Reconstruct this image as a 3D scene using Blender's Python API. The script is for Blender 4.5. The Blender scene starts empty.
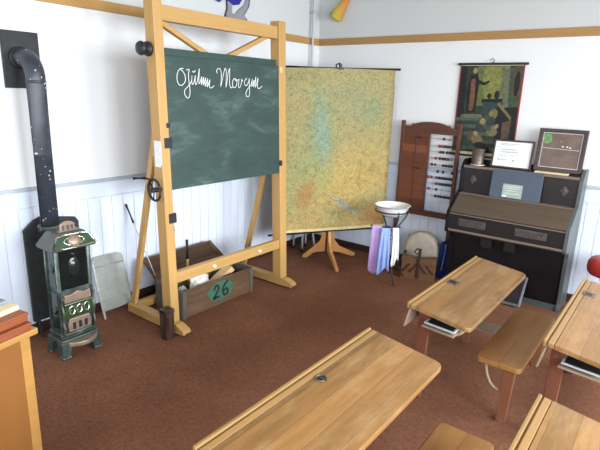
import bpy, bmesh, math, random
from mathutils import Vector, Matrix
random.seed(7)
S = bpy.context.scene
COL = S.collection
PI = math.pi

# ------------------------------------------------------------------ materials
class N:
    """small node-tree helper"""
    def __init__(s, name):
        m = bpy.data.materials.new(name); m.use_nodes = True
        s.m = m; s.t = m.node_tree; s.n = s.t.nodes; s.l = s.t.links
        s.b = s.n['Principled BSDF']
        s._o = None
    def new(s, typ, **kw):
        x = s.n.new(typ)
        for k, v in kw.items(): setattr(x, k, v)
        return x
    def link(s, a, b): s.l.new(a, b)
    @property
    def obj(s):
        if not s._o: s._o = s.new('ShaderNodeTexCoord').outputs['Object']
        return s._o
    def mapping(s, scale=(1, 1, 1), rot=(0, 0, 0), loc=(0, 0, 0), src=None):
        x = s.new('ShaderNodeMapping')
        x.inputs['Scale'].default_value = scale; x.inputs['Rotation'].default_value = rot
        x.inputs['Location'].default_value = loc
        s.link(src or s.obj, x.inputs['Vector']); return x.outputs[0]
    def noise(s, vec, scale, detail=4, rough=.55, dist=0):
        x = s.new('ShaderNodeTexNoise'); s.link(vec, x.inputs['Vector'])
        x.inputs['Scale'].default_value = scale; x.inputs['Detail'].default_value = detail
        x.inputs['Roughness'].default_value = rough; x.inputs['Distortion'].default_value = dist
        return x.outputs['Fac']
    def math(s, op, a, b=None, c=None):
        x = s.new('ShaderNodeMath', operation=op)
        for i, v in enumerate((a, b, c)):
            if v is None: continue
            if isinstance(v, (int, float)): x.inputs[i].default_value = v
            else: s.link(v, x.inputs[i])
        return x.outputs[0]
    def ramp(s, fac, stops):
        x = s.new('ShaderNodeValToRGB'); s.link(fac, x.inputs[0]); e = x.color_ramp.elements
        while len(e) < len(stops): e.new(.5)
        for el, (p, c) in zip(e, stops): el.position = p; el.color = (*c, 1)
        return x.outputs[0]
    def mix(s, fac, a, b, typ='MIX'):
        x = s.new('ShaderNodeMix', data_type='RGBA', blend_type=typ)
        for sock, v in ((x.inputs[0], fac), (x.inputs[6], a), (x.inputs[7], b)):
            if isinstance(v, (int, float)): sock.default_value = v
            elif isinstance(v, tuple): sock.default_value = (*v, 1)
            else: s.link(v, sock)
        return x.outputs[2]
    def sep(s, vec):
        x = s.new('ShaderNodeSeparateXYZ'); s.link(vec, x.inputs[0]); return x.outputs
    def base(s, c):
        if isinstance(c, tuple): s.b.inputs['Base Color'].default_value = (*c, 1)
        else: s.link(c, s.b.inputs['Base Color'])
    def bump(s, h, strength=.2, dist=.004):
        x = s.new('ShaderNodeBump'); x.inputs['Strength'].default_value = strength
        x.inputs['Distance'].default_value = dist
        s.link(h, x.inputs['Height']); s.link(x.outputs[0], s.b.inputs['Normal'])
    def fin(s, rough=.5, metal=0., spec=.5):
        s.b.inputs['Roughness'].default_value = rough; s.b.inputs['Metallic'].default_value = metal
        s.b.inputs['Specular IOR Level'].default_value = spec
        return s.m

def lin(r, g, b):
    f = lambda c: (c/255/12.92) if c <= 10 else ((c/255+.055)/1.055)**2.4
    return (f(r), f(g), f(b))

def flat(name, c, rough=.6, metal=0., var=.12, scale=18, bump=0, spec=.4):
    n = N(name); f = n.noise(n.obj, scale, 5)
    lo = tuple(max(0, x*(1-var)) for x in c); hi = tuple(min(1, x*(1+var)) for x in c)
    n.base(n.ramp(f, [(.3, lo), (.7, hi)]))
    if bump: n.bump(f, bump, .003)
    return n.fin(rough, metal, spec)

def wood(name, c, axis='y', var=.28, planks=None, paxis='x', rough=.45, spec=.4, wear=0., wearc=(.62, .5, .33), grain=1., poff=0.):
    n = N(name)
    st = {'x': (2.2, 40, 40), 'y': (40, 2.2, 40), 'z': (40, 40, 2.2)}[axis]
    st = tuple(v*grain for v in st)
    oi = n.new('ShaderNodeObjectInfo'); vm = n.new('ShaderNodeVectorMath', operation='MULTIPLY_ADD')
    n.link(oi.outputs['Random'], vm.inputs[0]); vm.inputs[1].default_value = (7.3, 5.1, 6.7); n.link(n.obj, vm.inputs[2]); ov = vm.outputs[0]
    g = n.noise(n.mapping(st, src=ov), 1.0, 6, .6, .6)
    big = n.noise(n.mapping(tuple(v*.22 for v in st), src=ov), 1.0, 3, .5, .4)
    f = n.math('ADD', n.math('MULTIPLY', g, .6), n.math('MULTIPLY', big, .4))
    lo = tuple(x*(1-var) for x in c); hi = tuple(min(1, x*(1+var)) for x in c)
    col = n.ramp(f, [(.3, lo), (.5, c), (.72, hi)])
    if planks:
        o = n.sep(n.obj)['xyz'.index(paxis)]
        q = n.math('DIVIDE', n.math('ADD', o, poff), planks)
        idx = n.math('FLOOR', q)
        w = n.new('ShaderNodeTexWhiteNoise', noise_dimensions='1D'); n.link(n.math('ADD', idx, n.math('MULTIPLY', oi.outputs['Random'], 91.7)), w.inputs['W'])
        k = n.ramp(w.outputs['Value'], [(0., (.66, .63, .60)), (1., (1.18, 1.15, 1.10))])
        col = n.mix(1., col, k, 'MULTIPLY')
        fr = n.math('ABSOLUTE', n.math('SUBTRACT', n.math('FRACT', q), .5))
        gap = n.math('GREATER_THAN', fr, .5-.0012/planks)
        col = n.mix(n.math('MULTIPLY', gap, .7), col, tuple(x*.3 for x in c))
    if wear:
        sw = {'x': (.35, 1.5, 1.5), 'y': (1.5, .35, 1.5), 'z': (1.5, 1.5, .35)}[axis]; wv = n.noise(n.mapping(sw, src=ov), 7, 7, .7)
        col = n.mix(n.math('MULTIPLY', n.ramp(wv, [(.48, (0, 0, 0)), (.7, (1, 1, 1))]), wear), col, wearc)
        wd = n.noise(n.mapping(sw, loc=(3, 5, 1), src=ov), 7, 7, .75)
        col = n.mix(n.math('MULTIPLY', n.ramp(wd, [(.52, (0, 0, 0)), (.72, (1, 1, 1))]), wear*.8), col, tuple(x*.45 for x in c))
    n.base(col); n.bump(g, .12, .002)
    return n.fin(rough, 0, spec)

M = {}
M['wall'] = flat('wall_plaster', (.80, .81, .82), .85, var=.015, scale=3, spec=.2)
n = N('wall_plaster_two_paints')   # white below the picture rail, light grey paint above it
n.base(n.mix(n.math('GREATER_THAN', n.sep(n.obj)[2], 2.40), (.80, .81, .82), (.60, .62, .62))); M['wall'] = n.fin(.85, 0, .2)
M['ceil'] = flat('ceiling_plaster', (.50, .48, .45), .9, var=.02)
M['wain'] = flat('white_painted_boards', (.70, .765, .88), .5, var=.02, scale=5, spec=.3)  # white boards, with the blue cast of the light mixed into the colour
M['rail'] = flat('grey_blue_rail_shade', (.42, .47, .53), .5, var=.03)  # grey-blue shadow line under the dado rail, put into the rail colour
M['trimw'] = wood('oak_picture_rail', lin(178, 138, 78), 'y', .12, rough=.45)
M['trimwx'] = wood('oak_picture_rail_along', lin(168, 130, 78), 'x', .12, rough=.45)
M['base'] = flat('dark_brown_skirting', lin(58, 40, 36), .5)
# carpet
n = N('brown_carpet')
f1 = n.noise(n.obj, 260, 2, .7); f2 = n.noise(n.obj, 3, 4); f3 = n.noise(n.obj, 55, 3, .7)
fm = n.math('ADD', n.math('MULTIPLY', f1, .55), n.math('ADD', n.math('MULTIPLY', f2, .15), n.math('MULTIPLY', f3, .3)))
n.base(n.ramp(fm, [(.3, lin(78, 49, 36)), (.52, lin(120, 80, 60)), (.72, lin(156, 114, 92))]))
n.bump(f1, .5, .004); M['carpet'] = n.fin(.95, 0, .1)

PINE = lin(186, 147, 88)
M['pine_z'] = wood('yellow_pine_upright', PINE, 'z', .14, rough=.4)
M['pine_y'] = wood('yellow_pine_rail', PINE, 'y', .14, rough=.4)
M['pine_x'] = wood('yellow_pine_foot', PINE, 'x', .14, rough=.4)
M['pale'] = wood('pale_bare_wood', lin(214, 180, 130), 'x', .15, rough=.6)
# blackboard slate with faint chalk smears
n = N('green_board')
f = n.noise(n.mapping((1, .7, 1.6)), 3.2, 5, .6, .5); g = n.noise(n.mapping((1, 2, 9)), 4, 5, .7)
ff = n.math('ADD', n.math('MULTIPLY', f, .75), n.math('MULTIPLY', g, .25))
n.base(n.ramp(ff, [(.32, lin(42, 60, 56)), (.52, lin(54, 74, 69)), (.74, lin(94, 114, 109))]))
M['board'] = n.fin(.55, 0, .35)
M['board_dark'] = flat('green_board_edge', lin(46, 70, 63), .5)
M['chalk'] = flat('white_chalk', (.86, .87, .85), .95, var=.06, scale=200)
M['black'] = flat('black_iron', (.018, .019, .022), .45, var=.3)
M['blackmat'] = flat('matt_black_plate', (.022, .024, .026), .6, var=.3)
M['white'] = flat('white_paper', (.84, .84, .83), .8, var=.03)
M['cream'] = flat('cream_paper', lin(226, 208, 165), .8, var=.06)
M['grey'] = flat('grey_print', (.42, .45, .48), .8)
M['greyl'] = flat('light_grey_print', (.66, .68, .70), .8)
# stove pipe with flaking specks
n = N('stovepipe_paint')
v = n.new('ShaderNodeTexVoronoi'); n.link(n.obj, v.inputs['Vector']); v.inputs['Scale'].default_value = 30
sp = n.math('LESS_THAN', v.outputs['Distance'], .19)
nz = n.math('GREATER_THAN', n.noise(n.obj, 9, 3), .53)
b0 = n.ramp(n.noise(n.obj, 12, 5), [(.3, (.022, .027, .038)), (.7, (.045, .052, .068))])
n.base(n.mix(n.math('MULTIPLY', sp, nz), b0, (.55, .55, .52))); M['pipe'] = n.fin(.42, 0, .5)
# stove enamel
n = N('green_stove_enamel')
f = n.noise(n.obj, 14, 5, .6)
n.base(n.ramp(f, [(.3, lin(12, 22, 18)), (.55, lin(28, 42, 36)), (.75, lin(74, 88, 76))]))
M['enamel'] = n.fin(.22, 0, .6)
n = N('grey_green_cast_iron')
f = n.noise(n.obj, 16, 5, .6)
n.base(n.ramp(f, [(.3, lin(36, 47, 42)), (.55, lin(66, 79, 73)), (.75, lin(112, 123, 114))]))
n.bump(f, .3, .004); M['cast'] = n.fin(.35, .2, .5)
M['darkglass'] = flat('dark_enamel_panel', lin(14, 22, 22), .15, var=.3, spec=.6)
M['greenplate'] = flat('bright_green_enamel', lin(40, 66, 40), .2, var=.25, spec=.6)
M['tan'] = flat('bare_tan_metal', lin(146, 126, 110), .4, .35, var=.2)
M['roofmetal'] = flat('worn_grey_stove_top', lin(84, 82, 76), .4, .3, var=.25, bump=.2)
M['gloss'] = flat('polished_nickel', (.62, .62, .56), .12, .9, var=.1)
M['wire'] = flat('galvanised_wire', lin(172, 176, 168), .45, .2, var=.12)
M['meshback'] = flat('fine_grey_gauze', lin(138, 144, 138), .6, .2, var=.12, scale=90)
# crate
M['crate'] = wood('weathered_crate_wood', lin(88, 66, 46), 'y', .4, planks=.11, paxis='z', rough=.8, wear=.5, wearc=lin(122, 104, 80))
M['crategrey'] = wood('grey_crate_end', lin(92, 86, 78), 'x', .25, rough=.8)
M['cratelid'] = wood('brown_lid_boards', lin(92, 68, 48), 'y', .4, planks=.075, paxis='z', rough=.8)
M['greenpaint'] = flat('green_paint', lin(58, 104, 82), .7, var=.2, scale=40)
M['blackpaint'] = flat('black_paint', (.015, .016, .016), .7)
M['darkblock'] = wood('dark_stained_block', lin(54, 34, 26), 'z', .45, rough=.4, wear=.3, wearc=lin(150, 130, 110))
# wall map
n = N('physical_map_print')
x, y, z = n.sep(n.obj)
nz = n.noise(n.obj, 2.6, 6, .6, .6); nz2 = n.noise(n.obj, 9, 6, .65, .8)
hgt = n.math('ADD', n.math('MULTIPLY', nz, .6), n.math('MULTIPLY', nz2, .4))
col = n.ramp(hgt, [(.34, lin(176, 176, 108)), (.44, lin(204, 184, 114)), (.54, lin(214, 182, 106)), (.64, lin(204, 156, 84)), (.76, lin(180, 122, 66))])
def blob(cx, cz, rx, rz, edge=.35, rot=0.):
    dx = n.math('SUBTRACT', x, cx); dz = n.math('SUBTRACT', z, cz)
    c_, s_ = math.cos(rot), math.sin(rot)
    u = n.math('DIVIDE', n.math('ADD', n.math('MULTIPLY', dx, c_), n.math('MULTIPLY', dz, s_)), rx)
    w = n.math('DIVIDE', n.math('SUBTRACT', n.math('MULTIPLY', dz, c_), n.math('MULTIPLY', dx, s_)), rz)
    d = n.math('SQRT', n.math('ADD', n.math('MULTIPLY', u, u), n.math('MULTIPLY', w, w)))
    d = n.math('ADD', d, n.math('MULTIPLY', n.math('SUBTRACT', nz2, .5), 1.5))
    mr = n.new('ShaderNodeMapRange'); mr.interpolation_type = 'SMOOTHSTEP'
    n.link(d, mr.inputs[0]); mr.inputs[1].default_value = 1+edge; mr.inputs[2].default_value = 1-edge
    return mr.outputs[0]
mr = n.new('ShaderNodeMapRange'); mr.interpolation_type = 'SMOOTHSTEP'
n.link(n.math('ADD', z, n.math('MULTIPLY', nz, 1.1)), mr.inputs[0]); mr.inputs[1].default_value = 1.45; mr.inputs[2].default_value = 2.05
col = n.mix(n.math('MULTIPLY', mr.outputs[0], .55), col, lin(170, 170, 116))
GR = lin(150, 172, 118); GB = lin(150, 184, 160)
col = n.mix(n.math('MULTIPLY', blob(-.18, 1.30, .17, .48, .6), .85), col, GR)
col = n.mix(n.math('MULTIPLY', blob(-.17, 1.46, .075, .30, .6, .12), .85), col, GB)
col = n.mix(n.math('MULTIPLY', blob(-.42, .95, .20, .34, .6), .65), col, lin(168, 178, 112))
col = n.mix(n.math('MULTIPLY', blob(.22, 1.72, .30, .18, .8), .5), col, lin(158, 168, 124))
col = n.mix(n.math('MULTIPLY', blob(.40, 1.66, .10, .13, .6), .65), col, GR)
col = n.mix(n.math('MULTIPLY', blob(-.45, 1.94, .3, .12, .7), .45), col, lin(170, 170, 110))
col = n.mix(n.math('MULTIPLY', blob(-.33, .80, .09, .15, .6, -.5), .75), col, lin(190, 122, 58))
col = n.mix(n.math('MULTIPLY', blob(.50, .52, .18, .09, .7), .65), col, lin(196, 120, 60))
col = n.mix(n.math('MULTIPLY', blob(.15, 1.02, .40, .22, .9, .5), .4), col, lin(236, 192, 84))
col = n.mix(n.math('MULTIPLY', blob(.16, .64, .19, .026, .5, -.55), .95), col, lin(178, 192, 176))
# fine dark line network (borders, rivers, hachures)
vm = n.mapping((1, 1, 1)); wob = n.new('ShaderNodeTexNoise'); n.link(vm, wob.inputs['Vector']); wob.inputs['Scale'].default_value = 7
va = n.new('ShaderNodeVectorMath', operation='MULTIPLY_ADD'); n.link(wob.outputs['Color'], va.inputs[0])
va.inputs[1].default_value = (.16, .16, .16); n.link(vm, va.inputs[2])
for sc, det, fr, th, amt in ((5, 6, 8., .05, .42), (9, 3, 5., .07, .46), (20, 3, 3., .09, .36)):
    nn = n.noise(va.outputs[0], sc, det, .6)
    ln = n.math('LESS_THAN', n.math('ABSOLUTE', n.math('SUBTRACT', n.math('FRACT', n.math('MULTIPLY', nn, fr)), .5)), th)
    col = n.mix(n.math('MULTIPLY', ln, amt), col, lin(96, 94, 66))
sp = n.noise(n.obj, 70, 3, .8)
col = n.mix(n.math('MULTIPLY', n.ramp(sp, [(.55, (0, 0, 0)), (.65, (1, 1, 1))]), .36), col, lin(108, 96, 62))
col = n.mix(.25, col, lin(120, 116, 86))
col = n.mix(1., col, (.82, .82, .84), 'MULTIPLY')
n.base(col); M['map'] = n.fin(.6, 0, .25)
M['mapedge'] = flat('yellowed_map_margin', lin(206, 184, 132), .7)
M['stand'] = wood('beech_map_stand', lin(196, 142, 84), 'z', .15, rough=.4)
M['enamelwhite'] = flat('white_enamel', (.82, .82, .80), .2, var=.02, spec=.5)
M['bluerim'] = flat('blue_black_rim', (.02, .03, .08), .3)
# abacus
M['abacus'] = wood('red_brown_frame', lin(90, 54, 42), 'z', .25, rough=.4)
M['abacus_x'] = wood('red_brown_rail', lin(88, 54, 42), 'x', .25, rough=.4)
M['abacus_p'] = wood('red_brown_boards', lin(112, 66, 46), 'x', .22, planks=.0835, paxis='z', rough=.4)
M['rod'] = flat('steel_wire', (.35, .35, .36), .3, .9)
M['beadblack'] = flat('black_bead', (.02, .02, .025), .25, spec=.5)
M['beadred'] = flat('red_brown_bead', lin(124, 56, 50), .3, spec=.5)
# harmonium
M['harm'] = wood('black_brown_stained_oak', lin(34, 29, 30), 'x', .3, rough=.35, spec=.45)
M['harm_z'] = wood('black_brown_stained_oak_upright', lin(17, 15, 18), 'z', .3, rough=.4, spec=.3)
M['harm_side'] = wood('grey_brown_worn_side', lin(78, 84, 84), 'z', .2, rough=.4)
M['harm_lid'] = wood('brown_faded_lid', lin(84, 70, 57), 'x', .22, rough=.4, spec=.45)
M['harm_edge'] = wood('worn_light_edge', lin(116, 102, 90), 'x', .2, rough=.4)
M['carve'] = flat('carved_relief', lin(78, 72, 68), .5, var=.4, scale=60, bump=.6)
M['portfolio'] = flat('blue_grey_card', lin(76, 86, 100), .6, var=.06)
M['plate'] = flat('pale_green_label', lin(158, 170, 158), .5, var=.12, scale=40)
M['frame'] = wood('dark_brown_frame', lin(66, 52, 50), 'x', .25, rough=.4)
M['tin'] = flat('dull_brown_tin', lin(100, 88, 78), .4, .3, var=.2)
M['slatebrown'] = flat('brown_slate', lin(104, 84, 74), .35, var=.25, scale=9, spec=.5)
M['leaf'] = flat('green_chalk', lin(112, 154, 94), .8, var=.3, scale=60)
M['red'] = flat('red_leather', lin(176, 50, 40), .45, var=.12)
# desks
DW = lin(138, 102, 60)
M['desk'] = wood('honey_oak_desktop', DW, 'y', .3, planks=.094, paxis='x', rough=.38, spec=.45, wear=.5, wearc=lin(176, 148, 106), poff=.02)
M['deskrail'] = wood('light_oak_lipping', lin(146, 114, 68), 'y', .2, rough=.4)
M['deskstrip'] = wood('oak_pen_ledge', lin(150, 116, 72), 'y', .18, rough=.4)
M['desk_end'] = wood('grey_oak_end', lin(150, 122, 92), 'y', .2, rough=.5)
M['seat'] = wood('honey_oak_seat', lin(160, 114, 62), 'y', .26, planks=.125, paxis='x', rough=.4, spec=.45, wear=.25, wearc=lin(196, 156, 100))
M['leg'] = wood('red_brown_leg', lin(110, 66, 48), 'z', .2, rough=.5)
M['leglight'] = wood('oak_leg', lin(128, 82, 56), 'z', .25, rough=.5, wear=.15)
M['greywood'] = wood('grey_bare_board', lin(150, 130, 112), 'x', .2, rough=.7)
M['bent'] = flat('greyish_bent_rod', lin(168, 146, 124), .5, var=.12)
M['steel'] = flat('grey_steel', lin(140, 144, 150), .35, .6)
M['brass'] = flat('tarnished_inkwell', lin(112, 104, 92), .35, .7)
M['ink'] = flat('dried_ink', (.02, .02, .022), .4)
M['slate'] = flat('black_slate', (.02, .026, .032), .35, var=.3)
M['slateframe'] = flat('white_painted_slate_frame', lin(196, 198, 198), .5, var=.06)
# teacher's desk and its load
M['teach'] = wood('orange_veneer_panel', lin(128, 84, 42), 'z', .12, rough=.35, spec=.45, grain=.6)
M['teachedge'] = wood('orange_solid_edge', lin(164, 122, 66), 'y', .14, rough=.35)
M['bookred'] = flat('red_brown_cloth', lin(132, 70, 38), .5, var=.1)
M['bookgrey'] = flat('blue_grey_cloth', lin(120, 136, 146), .6)
# textiles
def cloth(name, c, var=.1):
    n = N(name); w = n.noise(n.obj, 120, 2); f = n.noise(n.obj, 9, 4)
    n.base(n.ramp(f, [(.3, tuple(x*(1-var) for x in c)), (.7, tuple(min(1, x*(1+var)) for x in c))]))
    n.bump(w, .2, .002); return n.fin(.9, 0, .15)
M['lav'] = cloth('lavender_towel', lin(176, 150, 204)); M['blue'] = cloth('light_blue_towel', lin(140, 166, 226))
M['wcloth'] = cloth('white_towel', (.8, .8, .8)); M['wrag'] = cloth('white_rag', (.72, .68, .62))
M['fur'] = cloth('cream_hide', lin(190, 180, 164), .14); M['navy'] = cloth('navy_canvas', lin(22, 44, 104))
M['sew'] = wood('sewing_box_wood', lin(100, 70, 46), 'x', .3, rough=.45)
M['sewdark'] = wood('dark_lever_wood', lin(50, 34, 28), 'x', .2, rough=.5)
M['leather'] = flat('dark_brown_leather', lin(50, 38, 34), .5)
M['figblue'] = flat('dark_blue_card', lin(34, 36, 132), .7, var=.06)
M['figgrey'] = flat('grey_card', lin(140, 140, 146), .7, var=.05)
M['figline'] = flat('outline_card', lin(48, 50, 66), .7)
M['star'] = flat('pale_yellow_card', lin(230, 222, 150), .7)
# paper cone: runs from yellow-green to orange
n = N('rainbow_paper_cone'); x, y, z = n.sep(n.obj)
n.base(n.ramp(n.math('ADD', n.math('MULTIPLY', x, 5.5), .5), [(.10, lin(130, 150, 66)), (.45, lin(196, 180, 70)), (.95, lin(200, 130, 60))]))
M['cone'] = n.fin(.6, 0, .3)
# picture paints
for k, c in dict(p_bg=(44, 56, 42), p_glow=(122, 124, 66), p_glow2=(96, 102, 62), p_robe=(110, 74, 58), p_dark=(24, 28, 28), p_skin=(140, 122, 90),
                 p_stone=(96, 102, 84), p_step=(74, 84, 72), p_gold=(112, 102, 66), p_teal=(44, 60, 56), p_grn=(60, 74, 52), p_arch=(84, 70, 54)).items():
    M[k] = flat('painting_'+k[2:], lin(*c), .5, var=.35, scale=30, spec=.35)
M['picred'] = flat('red_cloth_border', lin(150, 50, 56), .7)
M['sky'] = None

# ------------------------------------------------------------------ mesh builder
def basis(d, up=(0, 0, 1)):
    d = Vector(d).normalized(); u = Vector(up)
    if abs(d.dot(u)) > .98: u = Vector((1, 0, 0))
    a = d.cross(u).normalized(); b = a.cross(d).normalized()
    return a, b, d

class MB:
    def __init__(s): s.v = []; s.f = []; s.mi = []; s.sm = []
    def add(s, vs, fs, m=0, smooth=False):
        o = len(s.v); s.v += [Vector(p) for p in vs]
        for f in fs: s.f.append([i+o for i in f]); s.mi.append(m); s.sm.append(smooth)
        return s
    def box(s, x0, x1, y0, y1, z0, z1, m=0):
        vs = [(x, y, z) for x in (x0, x1) for y in (y0, y1) for z in (z0, z1)]
        return s.add(vs, [(0, 1, 3, 2), (4, 6, 7, 5), (0, 4, 5, 1), (2, 3, 7, 6), (0, 2, 6, 4), (1, 5, 7, 3)], m)
    def beam(s, p, q, w, h, up=(0, 0, 1), w2=None, h2=None, m=0):
        p = Vector(p); q = Vector(q); a, b, d = basis(q-p, up)
        w2 = w if w2 is None else w2; h2 = h if h2 is None else h2
        vs = []
        for c, ww, hh in ((p, w, h), (q, w2, h2)):
            for i, j in ((-1, -1), (1, -1), (1, 1), (-1, 1)): vs.append(c+a*i*ww/2+b*j*hh/2)
        return s.add(vs, [(3, 2, 1, 0), (4, 5, 6, 7), (0, 1, 5, 4), (1, 2, 6, 5), (2, 3, 7, 6), (3, 0, 4, 7)], m)
    def tube(s, pts, r, seg=10, m=0, closed=False, caps=True):
        pts = [Vector(p) for p in pts]; n_ = len(pts)
        rs = r if isinstance(r, (list, tuple)) else [r]*n_
        vs = []; fs = []; pa = None
        for i, p in enumerate(pts):
            if closed: t = pts[(i+1) % n_]-pts[i-1]
            else: t = pts[min(i+1, n_-1)]-pts[max(i-1, 0)]
            t.normalize()
            if pa is None: a, b, _ = basis(t)
            else:
                a = pa-t*pa.dot(t)
                a = a.normalized() if a.length > 1e-6 else basis(t)[0]
                b = t.cross(a)
            pa = a
            for k in range(seg):
                g = 2*PI*k/seg; vs.append(p+(a*math.cos(g)+b*math.sin(g))*rs[i])
        for i in range(n_ if closed else n_-1):
            j = (i+1) % n_
            for k in range(seg):
                l = (k+1) % seg; fs.append((i*seg+k, i*seg+l, j*seg+l, j*seg+k))
        s.add(vs, fs, m, True)
        if caps and not closed:
            o = len(s.v)-len(vs)
            s.f.append([o+k for k in range(seg)][::-1]); s.mi.append(m); s.sm.append(False)
            s.f.append([o+(n_-1)*seg+k for k in range(seg)]); s.mi.append(m); s.sm.append(False)
        return s
    def lathe(s, prof, c=(0, 0, 0), axis=(0, 0, 1), seg=28, m=0, smooth=True):
        a, b, d = basis(axis); c = Vector(c); vs = []; fs = []
        for r, h in prof:
            for k in range(seg):
                g = 2*PI*k/seg; vs.append(c+d*h+(a*math.cos(g)+b*math.sin(g))*max(r, 1e-4))
        for i in range(len(prof)-1):
            for k in range(seg):
                l = (k+1) % seg; fs.append((i*seg+k, i*seg+l, (i+1)*seg+l, (i+1)*seg+k))
        s.add(vs, fs, m, smooth); o = len(s.v)-len(vs)
        for i, rv in ((0, True), (len(prof)-1, False)):
            if prof[i][0] > 1e-3 and prof[0] != prof[-1]:
                q = [o+i*seg+k for k in range(seg)]
                s.f.append(q[::-1] if rv else q); s.mi.append(m); s.sm.append(False)
        return s
    def prism(s, poly, fn0, fn1, m=0):
        n_ = len(poly); vs = [fn0(*p) for p in poly]+[fn1(*p) for p in poly]
        fs = [tuple(range(n_))[::-1], tuple(range(n_, 2*n_))]+[(i, (i+1) % n_, n_+(i+1) % n_, n_+i) for i in range(n_)]
        return s.add(vs, fs, m)
    def stroke(s, pts, w, nrm, m=0, th=.0012, lift=.0008):
        """flat brush/chalk line lying on a surface with normal nrm"""
        nrm = Vector(nrm).normalized(); pts = [Vector(p)+nrm*lift for p in pts]; vs = []; fs = []
        for i, p in enumerate(pts):
            t = (pts[min(i+1, len(pts)-1)]-pts[max(i-1, 0)]).normalized(); a = t.cross(nrm)
            for q in (p-a*w/2, p+a*w/2, p+a*w/2+nrm*th, p-a*w/2+nrm*th): vs.append(q)
        for i in range(len(pts)-1):
            o = 4*i
            for k in range(4): fs.append((o+k, o+(k+1) % 4, o+4+(k+1) % 4, o+4+k))
        return s.add(vs, fs, m)
    def build(s, name, mats, parent=None, bevel=0., local=False, label=None, origin=None, seg=2):
        me = bpy.data.meshes.new(name); mats = mats if isinstance(mats, (list, tuple)) else [mats]
        if parent is not None: off = Vector((0, 0, 0)) if local else ORG[root_of(parent).name]
        elif origin is not None: off = Vector(origin)
        else:
            xs = [[v[i] for v in s.v] for i in range(3)]
            off = Vector(((min(xs[0])+max(xs[0]))/2, (min(xs[1])+max(xs[1]))/2, min(xs[2])))
        me.from_pydata([tuple(v-off) for v in s.v], [], s.f)
        for m_ in mats: me.materials.append(m_)
        me.polygons.foreach_set('material_index', s.mi); me.polygons.foreach_set('use_smooth', s.sm)
        bm = bmesh.new(); bm.from_mesh(me); bmesh.ops.recalc_face_normals(bm, faces=bm.faces); bm.to_mesh(me); bm.free()
        o = bpy.data.objects.new(name, me); COL.objects.link(o)
        if parent is not None: o.parent = parent
        else: o.location = off; ORG[o.name] = off
        if bevel:
            b = o.modifiers.new('edge', 'BEVEL'); b.width = bevel; b.segments = seg; b.limit_method = 'ANGLE'; b.angle_limit = .7
        if label: o['label'] = label
        return o
ORG = {}
def root_of(o):
    while o.parent: o = o.parent
    return o
def tag(o, label, cat, group=None, kind=None):
    o['label'] = label; o['category'] = cat
    if group: o['group'] = group
    if kind: o['kind'] = kind
    return o
def thing(name, label, cat, loc, rotz=0., group=None):
    o = bpy.data.objects.new(name, None); COL.objects.link(o); o.empty_display_size = .1
    o.location = loc; o.rotation_euler = (0, 0, rotz); ORG[o.name] = Vector(loc)
    return tag(o, label, cat, group)
def struct(name, mb, m, bevel=0.):
    o = mb.build(name, m, bevel=bevel); o['kind'] = 'structure'; return o
def arc(c, r, a0, a1, n_, u=(1, 0, 0), v=(0, 0, 1)):
    c = Vector(c); u = Vector(u); v = Vector(v)
    return [c+(u*math.cos(a0+(a1-a0)*i/n_)+v*math.sin(a0+(a1-a0)*i/n_))*r for i in range(n_+1)]
def smoothline(pts, k=6):
    """Catmull-Rom through pts"""
    P = [Vector(p) for p in pts]; P = [P[0]*2-P[1]]+P+[P[-1]*2-P[-2]]; out = []
    for i in range(1, len(P)-2):
        for j in range(k):
            t = j/k; a, b, c, d = P[i-1:i+3]
            out.append(.5*((2*b)+(c-a)*t+(2*a-5*b+4*c-d)*t*t+(3*b-a-3*c+d)*t**3))
    out.append(P[-2]); return out

# ------------------------------------------------------------------ room shell
RX, RY, RZ = 6.3, -7.6, 3.15
T = .12
struct('floor', MB().box(-T, RX+T, RY-T, T, -.06, 0), M['carpet'])
struct('ceiling', MB().box(-T, RX+T, RY-T, T, RZ, RZ+.08), M['ceil'])
struct('wall_left', MB().box(-T, 0, RY-T, T, 0, RZ), M['wall'])
struct('wall_right', MB().box(0, RX+T, 0, T, 0, RZ), M['wall'])
WINX = [(-6.9, -5.2), (-4.6, -2.9), (-2.3, -.6)]          # windows in the wall facing the blackboard
WZ0, WZ1 = .95, 2.75
mb = MB(); mb.box(RX, RX+T, RY, 0, 0, WZ0).box(RX, RX+T, RY, 0, WZ1, RZ)
ys = [RY]+[v for w in WINX for v in w]+[0]
for i in range(0, len(ys), 2): mb.box(RX, RX+T, ys[i], ys[i+1], WZ0, WZ1)
struct('wall_window_side', mb, M['wall'])
WINY = [(.9, 2.5), (3.4, 5.0)]
mb = MB(); mb.box(-T, RX+T, RY-T, RY, 0, WZ0).box(-T, RX+T, RY-T, RY, WZ1, RZ)
xs = [-T]+[v for w in WINY for v in w]+[RX+T]
for i in range(0, len(xs), 2): mb.box(xs[i], xs[i+1], RY-T, RY, WZ0, WZ1)
struct('wall_rear', mb, M['wall'])
k = 1
for a, b in WINX:
    mb = MB(); x0, x1 = RX+.03, RX+.09
    mb.box(x0, x1, a, a+.06, WZ0, WZ1).box(x0, x1, b-.06, b, WZ0, WZ1).box(x0, x1, a+.06, b-.06, WZ0, WZ0+.06).box(x0, x1, a+.06, b-.06, WZ1-.06, WZ1)
    mb.box(x0, x1, (a+b)/2-.03, (a+b)/2+.03, WZ0+.06, WZ1-.06)
    struct('window_%d' % k, mb, M['wain']); k += 1
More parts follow.
